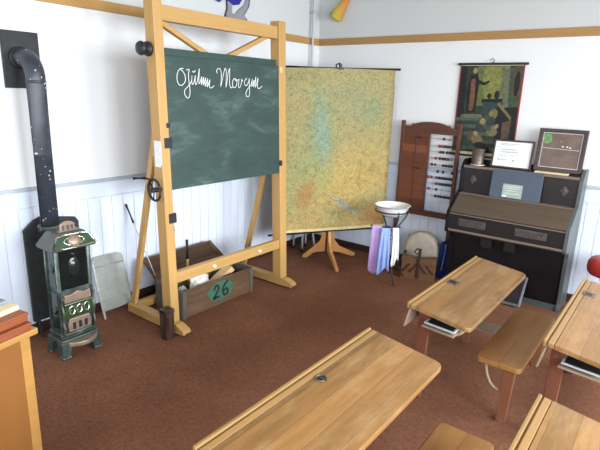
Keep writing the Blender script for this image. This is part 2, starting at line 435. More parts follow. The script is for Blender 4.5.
for a, b in WINY:
    mb = MB(); y0, y1 = RY-.09, RY-.03
    mb.box(a, a+.06, y0, y1, WZ0, WZ1).box(b-.06, b, y0, y1, WZ0, WZ1).box(a+.06, b-.06, y0, y1, WZ0, WZ0+.06).box(a+.06, b-.06, y0, y1, WZ1-.06, WZ1)
    mb.box((a+b)/2-.03, (a+b)/2+.03, y0, y1, WZ0+.06, WZ1-.06)
    struct('window_%d' % k, mb, M['wain']); k += 1
# wooden picture rail
struct('trim_1', MB().box(0, .022, RY, -.022, 2.362, 2.435), M['trimw'], .003)
struct('trim_2', MB().box(0, RX, -.022, 0, 2.362, 2.435), M['trimwx'], .003)
# dado rail and its lower band
struct('trim_3', MB().box(0, .026, RY, 0, 1.084, 1.112), M['rail'], .003)
struct('trim_4', MB().box(.026, RX, -.026, 0, 1.084, 1.112), M['rail'], .003)
struct('trim_7', MB().box(0, .011, RY, 0, .967, 1.084).box(0, .016, RY, 0, .953, .966), M['wain'], .003)
struct('trim_8', MB().box(.011, RX, -.011, 0, .967, 1.084).box(.016, RX, -.016, 0, .953, .966), M['wain'], .003)
# tongue-and-groove wainscot boards, one mesh per wall
mb = MB(); w = .104; y = 0
while y > RY+.01:
    y0 = max(RY, y-w); mb.box(0, .009, y0+.002, y-.002, .08, .953); y -= w
struct('trim_5', mb, M['wain'], .003)
mb = MB(); x = .009
while x < RX-.01:
    mb.box(x+.002, min(RX, x+w)-.002, -.009, 0, .08, .953); x += w
struct('trim_6', mb, M['wain'], .003)
struct('baseboard_left', MB().box(0, .016, RY, 0, 0, .08), M['base'], .003)
struct('baseboard_right', MB().box(.016, RX, -.016, 0, 0, .08), M['base'], .003)

# white heating pipe in the corner
t = thing('heating_pipe', 'thin white vertical pipe in the room corner beside the map', 'pipe', (.055, -.20, 0))
MB().tube([(.055, -.20, 0), (.055, -.20, RZ)], .014, 12).build('pipe_run', M['wain'], t)
for z in (.35, 1.5, 2.7):
    MB().lathe([(.014, -.012), (.019, -.012), (.019, .012), (.014, .012)], (.055, -.20, z)).box(.0, .05, -.206, -.194, z-.006, z+.006).build('pipe_clip', M['rail'], t)

# ------------------------------------------------------------------ stove
SX0, SX1, SY0, SY1 = .368, .53, -3.565, -3.305
scx, scy = (SX0+SX1)/2, (SY0+SY1)/2
t = thing('stove', 'small green enamelled cast iron stove on four feet by the left wall', 'stove', (scx, scy, 0))
mb = MB(); mb.box(SX0-.03, SX1+.005, SY0-.005, SY1+.005, .105, .135).box(SX0-.015, SX1-.005, SY0+.005, SY1-.005, .135, .175)
mb.build('base', M['cast'], t, .006)
for sx, sy in ((0, 0), (0, 1), (1, 0), (1, 1)):
    x = SX1-.03 if sx else SX0+.005; y = SY1-.03 if sy else SY0+.03
    dx = .022 if sx else -.022; dy = .014 if sy else -.014
    MB().beam((x+dx, y+dy, 0), (x, y, .108), .052, .052, (0, 1, 0), .075, .075).box(x+dx-.032, x+dx+.032, y+dy-.032, y+dy+.032, 0, .018).build('foot', M['cast'], t, .006)
mb = MB(); mb.box(SX0+.015, SX1-.015, SY0+.02, SY1-.02, .175, .785)
for sx in (SX0+.012, SX1-.012):
    for sy in (SY0+.017, SY1-.017): mb.tube([(sx, sy, .175), (sx, sy, .785)], .013, 10)
body = mb.build('body', M['cast'], t, .003)
for i, (z0, z1) in enumerate(((.2, .47), (.5, .77))):
    for sy, dd in ((SY0+.02, -1), (SY1-.02, 1)):
        MB().box(SX0+.04, SX1-.04, sy, sy+dd*.006, z0, z1).lathe([(.035, 0), (.03, .004), (.012, .006), (.0, .007)], (scx, sy+dd*.006, (z0+z1)/2), (0, dd, 0)).build('side_panel', M['enamel'], t, .003)
fx = SX1-.015
up_ = MB().box(fx, fx+.006, SY0+.035, SY1-.035, .49, .772).build('front_panel', M['darkglass'], t, .003, label='dark glossy panel')
mb = MB()
mb.add([(fx+.006+.006*(1-((i/19*2-1)**2)), scy+.004+.036*math.sin(2*PI*j/20)*math.sqrt(max(0, 1-(i/19*2-1)**2))*(1 if True else 0), .645+.066*(i/19*2-1)) for i in range(20) for j in range(1)], [])
mb.lathe([(.040, 0), (.037, .006), (.030, .004), (.026, .010), (.010, .016), (.0, .017)], (fx+.006, scy, .645), (1, 0, 0))
mb.v = [Vector((v.x, v.y, .645+(v.z-.645)*1.7)) for v in mb.v]
mb.lathe([(.016, 0), (.014, .008), (0, .012)], (fx+.006, scy, .73), (1, 0, 0))
mb.build('medallion', M['enamel'], up_)
d = MB().prism([(-.092, .40), (.092, .40), (.096, .415), (.09, .46), (.05, .455), (0, .472), (-.05, .455), (-.09, .46), (-.096, .415)], lambda a, b: (fx, scy+a, b), lambda a, b: (fx+.028, scy+a, b)).build('fire_door_hood', M['tan'], t, .004, label='bare tan metal hood')
d = MB().box(fx, fx+.034, SY0+.03, SY1-.03, .295, .398).build('fire_door', M['greenplate'], t, .005, label='bright green enamelled door')
for q in (-1, 0, 1):
    MB().add([], []).tube([(fx+.036, scy+q*.052+.019*math.cos(g), .347+.03*math.sin(g)) for g in [2*PI*i/16 for i in range(16)]], .006, 8, closed=True).build('door_ring', M['gloss'], d)
for sy in (SY0+.022, SY1-.022):
    mb = MB().tube(smoothline([(fx+.01, sy, .16), (fx+.03, sy, .22), (fx+.014, sy, .27), (fx+.032, sy, .33), (fx+.016, sy, .39), (fx+.03, sy, .44)]), .009, 8)
    for z in (.22, .33, .44): mb.lathe([(.0, -.013), (.013, 0), (0, .013)], (fx+.03, sy, z), seg=10)
    mb.build('door_hinge', M['roofmetal'], t)
d = MB().prism([(-.08, .19), (.08, .19), (.085, .24), (.07, .285), (-.07, .285), (-.085, .24)], lambda a, b: (fx, scy+a, b), lambda a, b: (fx+.03, scy+a, b)).build('ash_door', M['tan'], t, .005, label='bare tan metal ash door')
for q in (-.042, 0, .042): MB().box(fx+.03, fx+.034, scy+q-.011, scy+q+.011, .205, .255).build('air_slot', M['black'], d, .002)
# curved ash tray lip
pts = [(SX1-.01, SY0+.035)]+[(SX1+.02+.05*math.sin(PI*i/10), SY0+.035+(SY1-SY0-.05)*i/10) for i in range(11)]+[(SX1-.01, SY1-.015)]
MB().prism(pts, lambda a, b: (a, b, .085), lambda a, b: (a, b, .118)).build('ash_lip', M['tan'], t, .008, label='bare tan metal lip')
# pagoda roof
def ring(dx, dy, z): return [(scx-dx, scy-dy, z), (scx+dx, scy-dy, z), (scx+dx, scy+dy, z), (scx-dx, scy+dy, z)]
lv = [ring(.105, .150, .772), ring(.109, .154, .79), ring(.096, .130, .825), ring(.082, .108, .862), ring(.072, .094, .88), ring(.064, .08, .885)]
mb = MB(); vs = [p for r in lv for p in r]; fs = [(3, 2, 1, 0)]
for i in range(len(lv)-1):
    for k in range(4): fs.append((4*i+k, 4*i+(k+1) % 4, 4*i+4+(k+1) % 4, 4*i+4+k))
fs.append(tuple(range(len(vs)-4, len(vs)))); mb.add(vs, fs)
roof = mb.build('roof', M['roofmetal'], t, .005)
# nickel cartouche on the front slope of the roof
def slope(u, v): # u across (y), v up the front slope 0..1
    return Vector((scx+.110-.030*v, scy+u, .79+.072*v))
sn = Vector((.072, 0, .030)).normalized()
mb = MB(); poly = [(-.148, .02), (-.08, -.05), (.08, -.05), (.148, .02), (.108, .95), (.06, 1.08), (-.06, 1.08), (-.108, .95)]
mb.prism(poly, lambda u, v: slope(u, v), lambda u, v: slope(u, v)+sn*.012)
c = mb.build('cartouche', M['greenplate'], roof, .004, label='dark green glossy plate')
rimp = [slope(u, v)+sn*.012 for u, v in poly]
MB().tube(rimp, .006, 8, closed=True).tube([slope(.045*1.5*math.cos(2*PI*i/24), .5+.36*math.sin(2*PI*i/24))+sn*.013 for i in range(24)], .005, 8, closed=True).build('cartouche_rim', M['gloss'], roof)
mb = MB(); mb.lathe([(.045, .010), (.042, .022), (.02, .027), (0, .028)], slope(0, .5), sn); mb.build('cartouche_boss', M['tan'], t)
mb = MB()
for q in (-.048, -.016, .016, .048): mb.beam((scx+.03, scy+q, .88), (scx+.03, scy+q*.85, .925), .014, .016)
mb.prism([(-.056, .92), (.056, .92), (.04, .938), (.018, .948), (-.018, .948), (-.04, .938)], lambda a, b: (scx+.02, scy+a, b), lambda a, b: (scx+.04, scy+a, b))
mb.prism([(-.07, .878), (.07, .878), (.06, .89), (-.06, .89)], lambda a, b: (scx+.015, scy+a, b), lambda a, b: (scx+.045, scy+a, b))
mb.build('crest', M['tan'], t, .003)
MB().tube([(.21, -3.435, .80), (.21, -3.435, .87)], .066, 20).tube([(.21, -3.435, .78), (.36, -3.435, .745)], .05, 16).build('flue_collar', M['cast'], t)
px, py = .215, -3.42
t = thing('stovepipe', 'black stove pipe bending into the left wall above the stove', 'pipe', (px, py, .872))
zt = 1.985
pts = [(px, py, .872), (px, py, zt-.14)]+[Vector((px-.13+.13*math.cos(a), py, zt-.13+.13*math.sin(a))) for a in [PI/2*i/10 for i in range(1, 11)]]+[(.0225, py, zt)]
MB().tube(pts, .060, 26).build('pipe_body', M['pipe'], t)
MB().lathe([(.060, 0), (.0625, .004), (.0625, .014), (.060, .018)], (px, py, zt-.16), seg=26).build('pipe_seam', M['pipe'], t)
MB().lathe([(.060, 0), (.072, .0), (.072, .012), (.060, .02)], (.024, py, zt), (1, 0, 0), seg=26).build('wall_collar', M['blackmat'], t)
tag(MB().box(.0, .0226, -3.525, -3.285, 1.79, 2.155).build('flue_plate', M['blackmat'], None, .004), 'black square metal plate on the left wall around the stove pipe', 'metal plate')
t = thing('heat_shield', 'black heat shield board with cut corners standing behind the stove', 'heat shield', (.07, -3.33, 0))
hp = [(-3.535, .12), (-3.125, .12), (-3.125, .82), (-3.15, .855), (-3.28, .878), (-3.40, .90), (-3.46, .88), (-3.535, .815)]
MB().prism(hp, lambda a, b: (.052-.02*b, a, b), lambda a, b: (.070-.02*b, a, b)).build('shield_board', M['blackmat'], t, .004)
for y in (-3.50, -3.16):
    MB().beam((.10, y, 0), (.058, y, .16), .022, .012, (1, 0, 0)).beam((.03, y, .0), (.05, y, .16), .022, .012, (1, 0, 0)).build('shield_foot', M['black'], t, .002)

# spark guard leaning on the wall
t = thing('spark_guard', 'grey wire mesh spark guard leaning on the wainscot beside the stove', 'spark guard', (.11, -2.90, 0))
def sg(u, v): return Vector((.175-.145*v/.53, -3.04+u, v))
W_, H_ = .268, .485
out = [(0, .015)]+[(0, H_-.05)]+[(.05-.05*math.cos(a), H_-.05+.05*math.sin(a)) for a in [PI/2*i/6 for i in range(1, 7)]]+[(W_-.05+.05*math.sin(a), H_-.05+.05*math.cos(a)) for a in [PI/2*i/6 for i in range(1, 7)]]+[(W_, .015)]
MB().tube([sg(*p) for p in out], .0075, 8).tube([sg(0, .06), sg(W_, .06)], .006, 8).tube([sg(0, .41), sg(W_, .41)], .004, 8).build('guard_frame', M['wire'], t)
mb = MB()
for i in range(1, 34): u = W_*i/34; mb.beam(sg(u, .06), sg(u, H_-.004), .0032, .0032)
for i in range(0, 56): v = .062+(H_-.068)*i/56; mb.beam(sg(.003, v), sg(W_-.003, v), .0032, .0032)
mb.build('guard_mesh', M['wire'], t)
for u in (0.004, W_-.004): MB().beam(sg(u, .0)+Vector((.0, 0, 0)), sg(u, .06), .012, .012).build('guard_foot', M['wire'], t)

# ------------------------------------------------------------------ blackboard stand
XF = .69
t = thing('blackboard_stand', 'tall yellow pine stand holding the green blackboard', 'blackboard', (.5, -2.15, 0))
LY0, LY1, RY0, RY1 = -2.840, -2.765, -1.548, -1.456
LC, RC = (LY0+LY1)/2, (RY0+RY1)/2
for y0, y1, zt in ((LY0, LY1, 2.44), (RY0, RY1, 2.412)):
    MB().box(XF-.10, XF, y0, y1, .085, zt).build('post', M['pine_z'], t, .004)
for yc, a, b in ((LC, (-.0, .0), (.0, .0)), (RC, (0, 0), (0, 0))):
    prof = [(.195, .012), (.195, .085), (.82, .085), (.90, .055), (.905, .03), (.88, .018), (.80, .012)]
    foot = MB().prism(prof, lambda x, z: (x, yc-.038, z), lambda x, z: (x, yc+.038, z)).build('foot', M['pine_x'], t, .005)
    for x in (.23, .86): MB().lathe([(.016, 0), (.018, .012)], (x, yc, 0), seg=12).build('foot_pad', M['steel'], foot)
    MB().beam((.235, yc, .08), (.615, yc, 1.50), .032, .05, (1, 0, 0)).build('rear_strut', M['pine_z'], t, .003)
MB().box(XF-.085, XF-.015, LY1, RY0, 2.265, 2.365).build('top_beam', M['pine_y'], t, .004)
MB().box(XF-.06, XF-.01, LY1, RY0, .385, .470).build('cross_rail', M['pine_y'], t, .004)
MB().box(.205, .255, LC+.038, RC-.038, .02, .085).build('rear_rail', M['pine_y'], t, .004)
for y in (-2.38, -1.83):
    MB().lathe([(.0, -.03), (.013, -.03), (.013, .010), (.0, .010)], (XF-.005, y, .425), (1, 0, 0), seg=12).build('rail_peg', M['white'], t)
MB().beam((XF-.078, LY1-.005, 2.275), (XF-.078, LY1+.56, 2.03), .035, .045, (1, 0, 0)).build('corner_brace', M['pine_y'], t, .003)
MB().beam((XF-.078, RY0+.005, 2.315), (XF-.078, RY0-.66, 2.03), .035, .045, (1, 0, 0)).build('corner_brace', M['pine_y'], t, .003)
MB().box(XF-.055, XF-.035, LY1+.003, RY0-.002, 1.30, 2.092).build('rear_panel', M['board_dark'], t, .003)
bb = MB().box(XF-.030, XF-.006, LY1+.004, RY0+.012, 1.105, 2.042).build('blackboard', M['board'], t, .003)
# chalk greeting, written in old German school hand
def loc_(u, v):   # u metres from the board's left edge, v metres below its top edge
    return Vector((XF-.006, LY1+.004+u, 2.042-v))
CH = [[(0.157, 0.081), (0.126, 0.086), (0.103, 0.113), (0.095, 0.151), (0.104, 0.185), (0.125, 0.198), (0.153, 0.187), (0.17, 0.16), (0.168, 0.126), (0.151, 0.102), (0.134, 0.091), (0.144, 0.078)], [(0.184, 0.091), (0.208, 0.085), (0.201, 0.121), (0.202, 0.163), (0.207, 0.206), (0.207, 0.25), (0.194, 0.282), (0.172, 0.279), (0.157, 0.254), (0.162, 0.228), (0.181, 0.211), (0.209, 0.188), (0.228, 0.158), (0.233, 0.126)], [(0.233, 0.126), (0.228, 0.164), (0.235, 0.188), (0.253, 0.163), (0.265, 0.123)], [(0.265, 0.123), (0.26, 0.165), (0.266, 0.188), (0.283, 0.16), (0.306, 0.073)], [(0.239, 0.093), (0.251, 0.102), (0.267, 0.088)], [(0.306, 0.073), (0.298, 0.133), (0.297, 0.179), (0.311, 0.163), (0.326, 0.128)], [(0.326, 0.128), (0.32, 0.187), (0.344, 0.131)], [(0.344, 0.131), (0.339, 0.189), (0.362, 0.135)], [(0.362, 0.135), (0.357, 0.198), (0.383, 0.139)], [(0.383, 0.139), (0.376, 0.201), (0.405, 0.146)], [(0.405, 0.146), (0.398, 0.196), (0.416, 0.208), (0.444, 0.19)], [(0.483, 0.097), (0.477, 0.079), (0.495, 0.062), (0.516, 0.068), (0.525, 0.096), (0.521, 0.146), (0.514, 0.196)], [(0.514, 0.196), (0.535, 0.137), (0.559, 0.07), (0.57, 0.057), (0.578, 0.077), (0.574, 0.144), (0.57, 0.199)], [(0.57, 0.199), (0.586, 0.143), (0.598, 0.084), (0.617, 0.054)], [(0.617, 0.054), (0.613, 0.109), (0.611, 0.176), (0.624, 0.201), (0.645, 0.19)], [(0.661, 0.128), (0.644, 0.154), (0.648, 0.192), (0.673, 0.196), (0.692, 0.169), (0.686, 0.138), (0.666, 0.128), (0.683, 0.145), (0.717, 0.131)], [(0.717, 0.131), (0.709, 0.188), (0.726, 0.194), (0.747, 0.146), (0.743, 0.13), (0.761, 0.145)], [(0.808, 0.122), (0.785, 0.137), (0.781, 0.166), (0.8, 0.18), (0.826, 0.151), (0.837, 0.12)], [(0.837, 0.12), (0.834, 0.178), (0.837, 0.23), (0.827, 0.263), (0.801, 0.262), (0.793, 0.237), (0.813, 0.206), (0.853, 0.173), (0.874, 0.123)], [(0.874, 0.123), (0.864, 0.184), (0.894, 0.131)], [(0.894, 0.131), (0.886, 0.187), (0.917, 0.104)], [(0.917, 0.104), (0.908, 0.19), (0.944, 0.111)], [(0.944, 0.111), (0.934, 0.183), (0.956, 0.197), (0.992, 0.177)]]
mb = MB()
for st in CH: mb.stroke(smoothline([loc_(u, v) for u, v in st], 4), .0042, (1, 0, 0))
mb.build('chalk_writing', M['chalk'], bb)
# fittings
for zc in (1.445, .898):
    MB().box(XF-.02, XF+.008, LY1-.045, LY1+.02, zc-.036, zc+.036).build('clamp', M['black'], t, .003)
MB().tube([(XF-.01, LY1-.005, .862), (XF-.005, LY1-.01, .83), (XF-.008, LY1+.004, .80)], .006, 8).build('clamp_hook', M['black'], t)
MB().box(XF-.012, XF+.004, LY1-.02, LY1+.012, 1.55, 1.585).build('guide_catch', M['black'], t, .003)
MB().box(XF-.03, XF+.006, RY0+.005, RY0+.04, 1.985, 2.035).build('guide_block', M['pale'], t, .003)
MB().box(XF-.02, XF+.006, RY0+.0, RY0+.03, 1.17, 1.22).build('guide_block', M['black'], t, .003)
MB().box(XF-.05, XF-.01, RY1, RY1+.02, 1.97, 2.03).build('guide_block', M['black'], t, .003)
MB().prism([(.612, 1.275), (.672, 1.275), (.69, 1.30), (.69, 1.46), (.612, 1.46)], lambda x, z: (x, LY0-.0012, z), lambda x, z: (x, LY0, z)).build('paper_tag', M['white'], t, label='white paper tag with three printed rings')
tg = [o for o in t.children if o.name.startswith('paper_tag')][0]
mb = MB()
for zc in (1.425, 1.375, 1.32): mb.stroke([(.65+.018*math.cos(2*PI*i/20), LY0-.0012, zc+.018*math.sin(2*PI*i/20)) for i in range(21)], .003, (0, -1, 0))
mb.build('printed_ring', M['greyl'], tg)
wy = LY0-.055
kb = MB().lathe([(.0, 0), (.045, .0), (.05, .012), (.045, .03), (.016, .034), (.016, .05), (.042, .052), (.048, .066), (.040, .082), (.0, .086)], (.625, LY0, 2.075), (0, -1, 0)).build('clamp_knob', M['black'], t)
mb = MB().tube([(.655+.07*math.cos(2*PI*i/28), wy, 1.118+.075*math.sin(2*PI*i/28)) for i in range(28)], .0095, 10, closed=True)
for a in (.3, .3+2*PI/3, .3+4*PI/3): mb.tube([(.655, wy, 1.118), (.655+.07*math.cos(a), wy, 1.118+.075*math.sin(a))], .0055, 8)
mb.lathe([(.018, -.02), (.018, .055)], (.655, wy, 1.118), (0, 1, 0))
cw = mb.build('crank_wheel', M['black'], t)
MB().tube([(.64, wy-.01, 1.19), (.60, wy-.03, 1.20)], .009, 8).tube([(.60, wy-.03, 1.20), (.555, wy-.10, 1.20)], .012, 10).build('crank_handle', M['black'], cw)

# the stand leans back slightly towards the wall
def lean_back(o):
    for v in o.data.vertices: v.co.x += (2.4-v.co.z)*.036
    for c in o.children: lean_back(c)
for o in t.children:
    if o.name.split('.')[0] not in ('foot', 'rear_rail', 'rear_strut'): lean_back(o)

# dark block standing in front of the left foot
t = thing('wooden_block', 'dark stained upright wooden block in front of the left foot of the stand', 'block', (.79, -2.92, 0))
MB().beam((.80, -2.905, 0), (.80, -2.905, .205), .078, .075, (1, 0, 0)).build('block_body', M['darkblock'], t, .004)
MB().beam((.80, -2.905, .205), (.80, -2.905, .237), .086, .083, (1, 0, 0)).build('block_cap', M['darkblock'], t, .004)

# ------------------------------------------------------------------ crate 26
t = thing('wooden_crate', 'weathered wooden crate painted 26 on the floor under the blackboard', 'crate', (.47, -2.22, 0))
cx0, cx1, cy0, cy1, ch = .30, .64, -2.635, -1.80, .235
MB().box(cx1-.018, cx1, cy0+.018, cy1-.018, .0, ch).build('front_board', M['crate'], t, .003)
MB().box(cx0, cx0+.018, cy0+.018, cy1-.018, .0, ch).build('back_board', M['crate'], t, .003)
for y in (cy0, cy1-.018): MB().box(cx0, cx1, y, y+.018, 0, ch+.006).build('end_board', M['crategrey'], t, .003)
MB().box(cx0+.018, cx1-.018, cy0+.018, cy1-.018, .0, .015).build('bottom_board', M['crate'], t)
for y in (cy0+.004, cy1-.044): MB().box(cx1, cx1+.010, y, y+.04, 0, ch).build('corner_batten', M['crategrey'], t, .002)
MB().box(cx0+.018, cx1-.018, -2.02, -2.0, .015, ch-.03).build('divider', M['crate'], t, .002)
lid = MB().add([(cx0, cy0+.01, ch+.002), (cx0, cy1-.01, ch+.002), (.10, cy1-.03, .375), (.10, cy0+.03, .375), (cx0, cy0+.01, ch+.020), (cx0, cy1-.01, ch+.020), (.10, cy1-.03, .393), (.10, cy0+.03, .393)],
     [(0, 1, 2, 3), (7, 6, 5, 4), (0, 4, 5, 1), (1, 5, 6, 2), (2, 6, 7, 3), (3, 7, 4, 0)]).build('lid', M['cratelid'], t, .003)
for y in (cy0+.03, cy1-.06): MB().beam((cx0-.01, y, ch+.026), (.11, y, .394), .04, .014, (0, 0, 1)).build('lid_batten', M['crate'], lid, .002)
def cf(px_, py_): # crate front from picture-space trace: about 4.6 px steps, given in metres on the board
    return Vector((cx1, px_, py_))
gc = (-2.205, .128)
mb = MB(); mb.prism([(gc[0]+.150*math.cos(2*PI*i/28)*(1+.05*math.sin(5*i)), gc[1]+.088*math.sin(2*PI*i/28)*(1+.05*math.cos(3*i))) for i in range(28)], lambda a, b: (cx1, a, b), lambda a, b: (cx1+.0012, a, b))
gp = mb.build('green_patch', M['greenpaint'], t)
mb = MB()
mb.stroke(smoothline([cf(a, b) for a, b in ((-2.285, .150), (-2.268, .182), (-2.238, .180), (-2.232, .150), (-2.262, .105), (-2.292, .072), (-2.255, .078), (-2.222, .074))]), .020, (1, 0, 0), lift=.0014)
mb.stroke(smoothline([cf(a, b) for a, b in ((-2.120, .198), (-2.165, .165), (-2.182, .115), (-2.168, .078), (-2.138, .075), (-2.122, .100), (-2.138, .128), (-2.172, .118))]), .020, (1, 0, 0), lift=.0014)
mb.build('painted_number', M['blackpaint'], gp)
# things in the crate
def rag(name, c, r, m, lab, cat, seed, sq=.55):
    rnd = random.Random(seed); bm = bmesh.new(); bmesh.ops.create_icosphere(bm, subdivisions=4, radius=1)
    from mathutils import noise as mn
    vs = []
    for v in bm.verts:
        q = mn.noise(v.co*1.7+Vector((seed, 0, 0)))*.35+mn.noise(v.co*4+Vector((0, seed, 0)))*.14
        p = v.co*(1+q); vs.append((c[0]+p.x*r[0], c[1]+p.y*r[1], c[2]+p.z*r[2]))
    fs = [[v.index for v in f.verts] for f in bm.faces]; bm.free()
    return tag(MB().add(vs, fs, 0, True).build(name, m), lab, cat)
rag('rag', (.48, -2.31, .17), (.075, .095, .10), M['wrag'], 'crumpled white rag lying in the left half of the crate', 'rag', 3)
rag('paper_bag', (.50, -2.515, .125), (.06, .065, .08), M['wire'], 'crumpled grey bag in the left corner of the crate', 'bag', 5)
tag(MB().beam((.45, -2.165, .09), (.50, -1.95, .245), .11, .05, (0, 0, 1)).build('wood_offcut', M['pale'], None, .006), 'pale bare wood offcut slanting in the crate', 'wood piece')
tag(MB().box(.34, .42, -1.96, -1.84, .016, .26).build('small_box', M['crate'], None, .004), 'small brown wooden box standing in the right end of the crate', 'box')
t = thing('stick', 'short wooden stick with dark upper half standing in the crate', 'stick', (.35, -2.325, .016))
MB().tube([(.35, -2.325, .016), (.35, -2.325, .38)], .011, 10).build('shaft', M['pale'], t)
MB().tube([(.35, -2.325, .38), (.35, -2.327, .555)], .0125, 10).build('grip', M['black'], t)
t = thing('pointer', 'thin white pointer stick with dark handle leaning on the wall behind the stand', 'pointer', (.26, -2.63, 0))
A = Vector((.022, -2.690, .875)); B = Vector((.345, -2.585, .10))
MB().tube([A.lerp(B, .2), B], [.007, .005], 8).build('shaft', M['white'], t)
MB().tube([A, A.lerp(B, .2)], .0095, 8).build('handle', M['black'], t)

# ------------------------------------------------------------------ wall map and its stand
ma, mbv = Vector((.378, -1.289)), Vector((1.142, -.045))
mid = (ma+mbv)/2; ang = math.atan2(mbv.y-ma.y, mbv.x-ma.x)
t = thing('school_map', 'large relief map of orange and green land hanging from the stand in the corner', 'map', (mid.x, mid.y, 0), ang)
sheet = []
for i in range(25):
    for j in range(30):
        u = -.655+1.288*i/24; v = .40+(1.668+.022*u)*j/29
        sheet.append((u, .006*math.sin(u*4+1)*math.sin((v-.4)*1.86), v))
fs = [(i*30+j, (i+1)*30+j, (i+1)*30+j+1, i*30+j+1) for i in range(24) for j in range(29)]
nb = len(sheet)
back = [(x, y+.002, z) for x, y, z in sheet]
rim = []
for j in range(29): rim += [(j, j+1, nb+j+1, nb+j), (24*30+j, nb+24*30+j, nb+24*30+j+1, 24*30+j+1)]
MB().add(sheet+back, fs+[tuple(nb+k for k in f[::-1]) for f in fs]+rim, 0, True).build('map_sheet', M['map'], t, local=True)
MB().box(-.657, .635, -.008, .006, .396, .424).build('map_margin', M['mapedge'], t, .001, local=True)
MB().tube([(-.72, 0, 2.059), (.69, 0, 2.090)], .012, 12).build('top_rod', M['black'], t, local=True)
MB().tube([(-.73, 0, .383), (.71, 0, .383)], .012, 12).build('bottom_rod', M['black'], t, local=True)
MB().box(-.012, .012, -.016, .016, 2.058, 2.112).box(-.03, .03, -.014, .014, 2.062, 2.080).build('hanger', M['black'], t, .003, local=True)
# slim brace stick at the right edge
MB().box(.628, .646, .004, .014, .42, 1.93).build('edge_batten', M['greywood'], t, .002, local=True)
nrm = Vector((-math.sin(ang), math.cos(ang)))   # points behind the map
cst = mid+nrm*.12
cst = Vector((.64, -.565))
t = thing('map_stand', 'beech map stand with splayed feet under the relief map', 'map stand', (cst.x, cst.y, 0))
pc = Vector((cst.x, cst.y, 0))
MB().tube([pc+Vector((0, 0, .10)), pc+Vector((0, 0, 1.2))], .030, 14).build('lower_pole', M['stand'], t)
MB().tube([pc+Vector((0, 0, 1.2)), pc+Vector((0, 0, 2.06))], .018, 12).build('upper_pole', M['stand'], t)
MB().lathe([(.034, 0), (.036, .01), (.036, .05), (.034, .06)], pc+Vector((0, 0, 1.16)), seg=16).build('pole_clamp', M['black'], t)
for tip in ((.95, -.825), (.375, -.675), (.776, -.204)):
    d = Vector((tip[0], tip[1], 0))-pc; L = d.length; d.normalize(); s_ = Vector((-d.y, d.x, 0))
    prof = [(.02, .36), (.05, .36), (.09, .22), (.16, .145), (L-.02, .045), (L, .03), (L, .0), (L-.05, .0), (.16, .07), (.09, .09), (.02, .10)]
    MB().prism(prof, lambda a, z: pc+d*a+Vector((0, 0, z))-s_*.016, lambda a, z: pc+d*a+Vector((0, 0, z))+s_*.016).build('leg', M['stand'], t, .004)
tp = Vector((mid.x, mid.y, 2.092))+Vector((nrm.x, nrm.y, 0))*.016
MB().tube([pc+Vector((0, 0, 2.05)), pc+Vector((0, 0, 2.115)), Vector((tp.x, tp.y, 2.12)), Vector((tp.x, tp.y, 2.075))], .007, 8).build('hook', M['black'], t)
# low white stool half hidden behind the map
t = thing('stool', 'white painted stool standing behind the map against the left wall', 'stool', (.17, -.40, 0))
MB().lathe([(.0, .44), (.13, .44), (.14, .455), (.13, .475), (.0, .475)], (.19, -.42, 0)).build('seat', M['wain'], t)
for a in (.5, .5+PI/2, .5+PI, .5+1.5*PI):
    lg = MB().tube([(.19+.13*math.cos(a), -.42+.13*math.sin(a), .03), (.19+.08*math.cos(a), -.42+.08*math.sin(a), .44)], [.014, .018], 10).build('leg', M['wain'], t)
    MB().tube([(.19+.133*math.cos(a), -.42+.133*math.sin(a), 0), (.19+.13*math.cos(a), -.42+.13*math.sin(a), .045)], .016, 10).build('leg_tip', M['black'], lg)

# ------------------------------------------------------------------ wash stand
wc = Vector((1.447, -.655, 0))
t = thing('washstand', 'black iron washstand with curved legs in front of the map edge', 'washstand', (wc.x, wc.y, 0))
for a in (math.radians(-42), math.radians(150), math.radians(55)):
    d = Vector((math.cos(a), math.sin(a), 0)); z = Vector((0, 0, 1))
    MB().tube(smoothline([wc+d*.185+z*.745, wc+d*.165+z*.66, wc+d*.09+z*.56, wc+d*.065+z*.44, wc+d*.075+z*.30, wc+d*.12+z*.12, wc+d*.20+z*.006]), .0075, 8).build('leg', M['black'], t)
MB().tube([wc+Vector((.165*math.cos(2*PI*i/30), .165*math.sin(2*PI*i/30), .725)) for i in range(30)], .0065, 8, closed=True).build('basin_ring', M['black'], t)
MB().tube([wc+Vector((.075*math.cos(2*PI*i/20), .075*math.sin(2*PI*i/20), .45)) for i in range(20)], .006, 8, closed=True).build('lower_ring', M['black'], t)
MB().tube([wc+Vector((.10*math.cos(2*PI*i/24), .10*math.sin(2*PI*i/24), .21)) for i in range(24)], .006, 8, closed=True).build('foot_ring', M['black'], t)
MB().tube([wc+Vector((-.10, -.235, .60)), wc+Vector((.09, -.165, .60)), wc+Vector((.15, -.09, .595)), wc+Vector((.075, .01, .56))], .006, 8).tube([wc+Vector((.06, -.175, .60)), wc+Vector((.06, -.06, .52))], .005, 8).build('towel_bar', M['black'], t)
t = thing('wash_basin', 'white enamel basin with dark rim on the iron washstand', 'basin', tuple(wc+Vector((0, 0, .67))))
MB().lathe([(.0, .668), (.075, .668), (.12, .70), (.150, .74), (.166, .775), (.178, .781), (.178, .785), (.164, .783), (.146, .746), (.116, .706), (.072, .675), (.0, .674)], wc, seg=40).build('bowl', M['enamelwhite'], t)
MB().tube([wc+Vector((.177*math.cos(2*PI*i/40), .177*math.sin(2*PI*i/40), .781)) for i in range(40)], .003, 8, closed=True).build('rim', M['bluerim'], t)
tag(MB().box(wc.x-.05, wc.x+.0, wc.y-.035, wc.y+.035, .6775, .71).build('soap', M['cream'], None, .01), 'cream bar of soap lying in the white basin', 'soap')
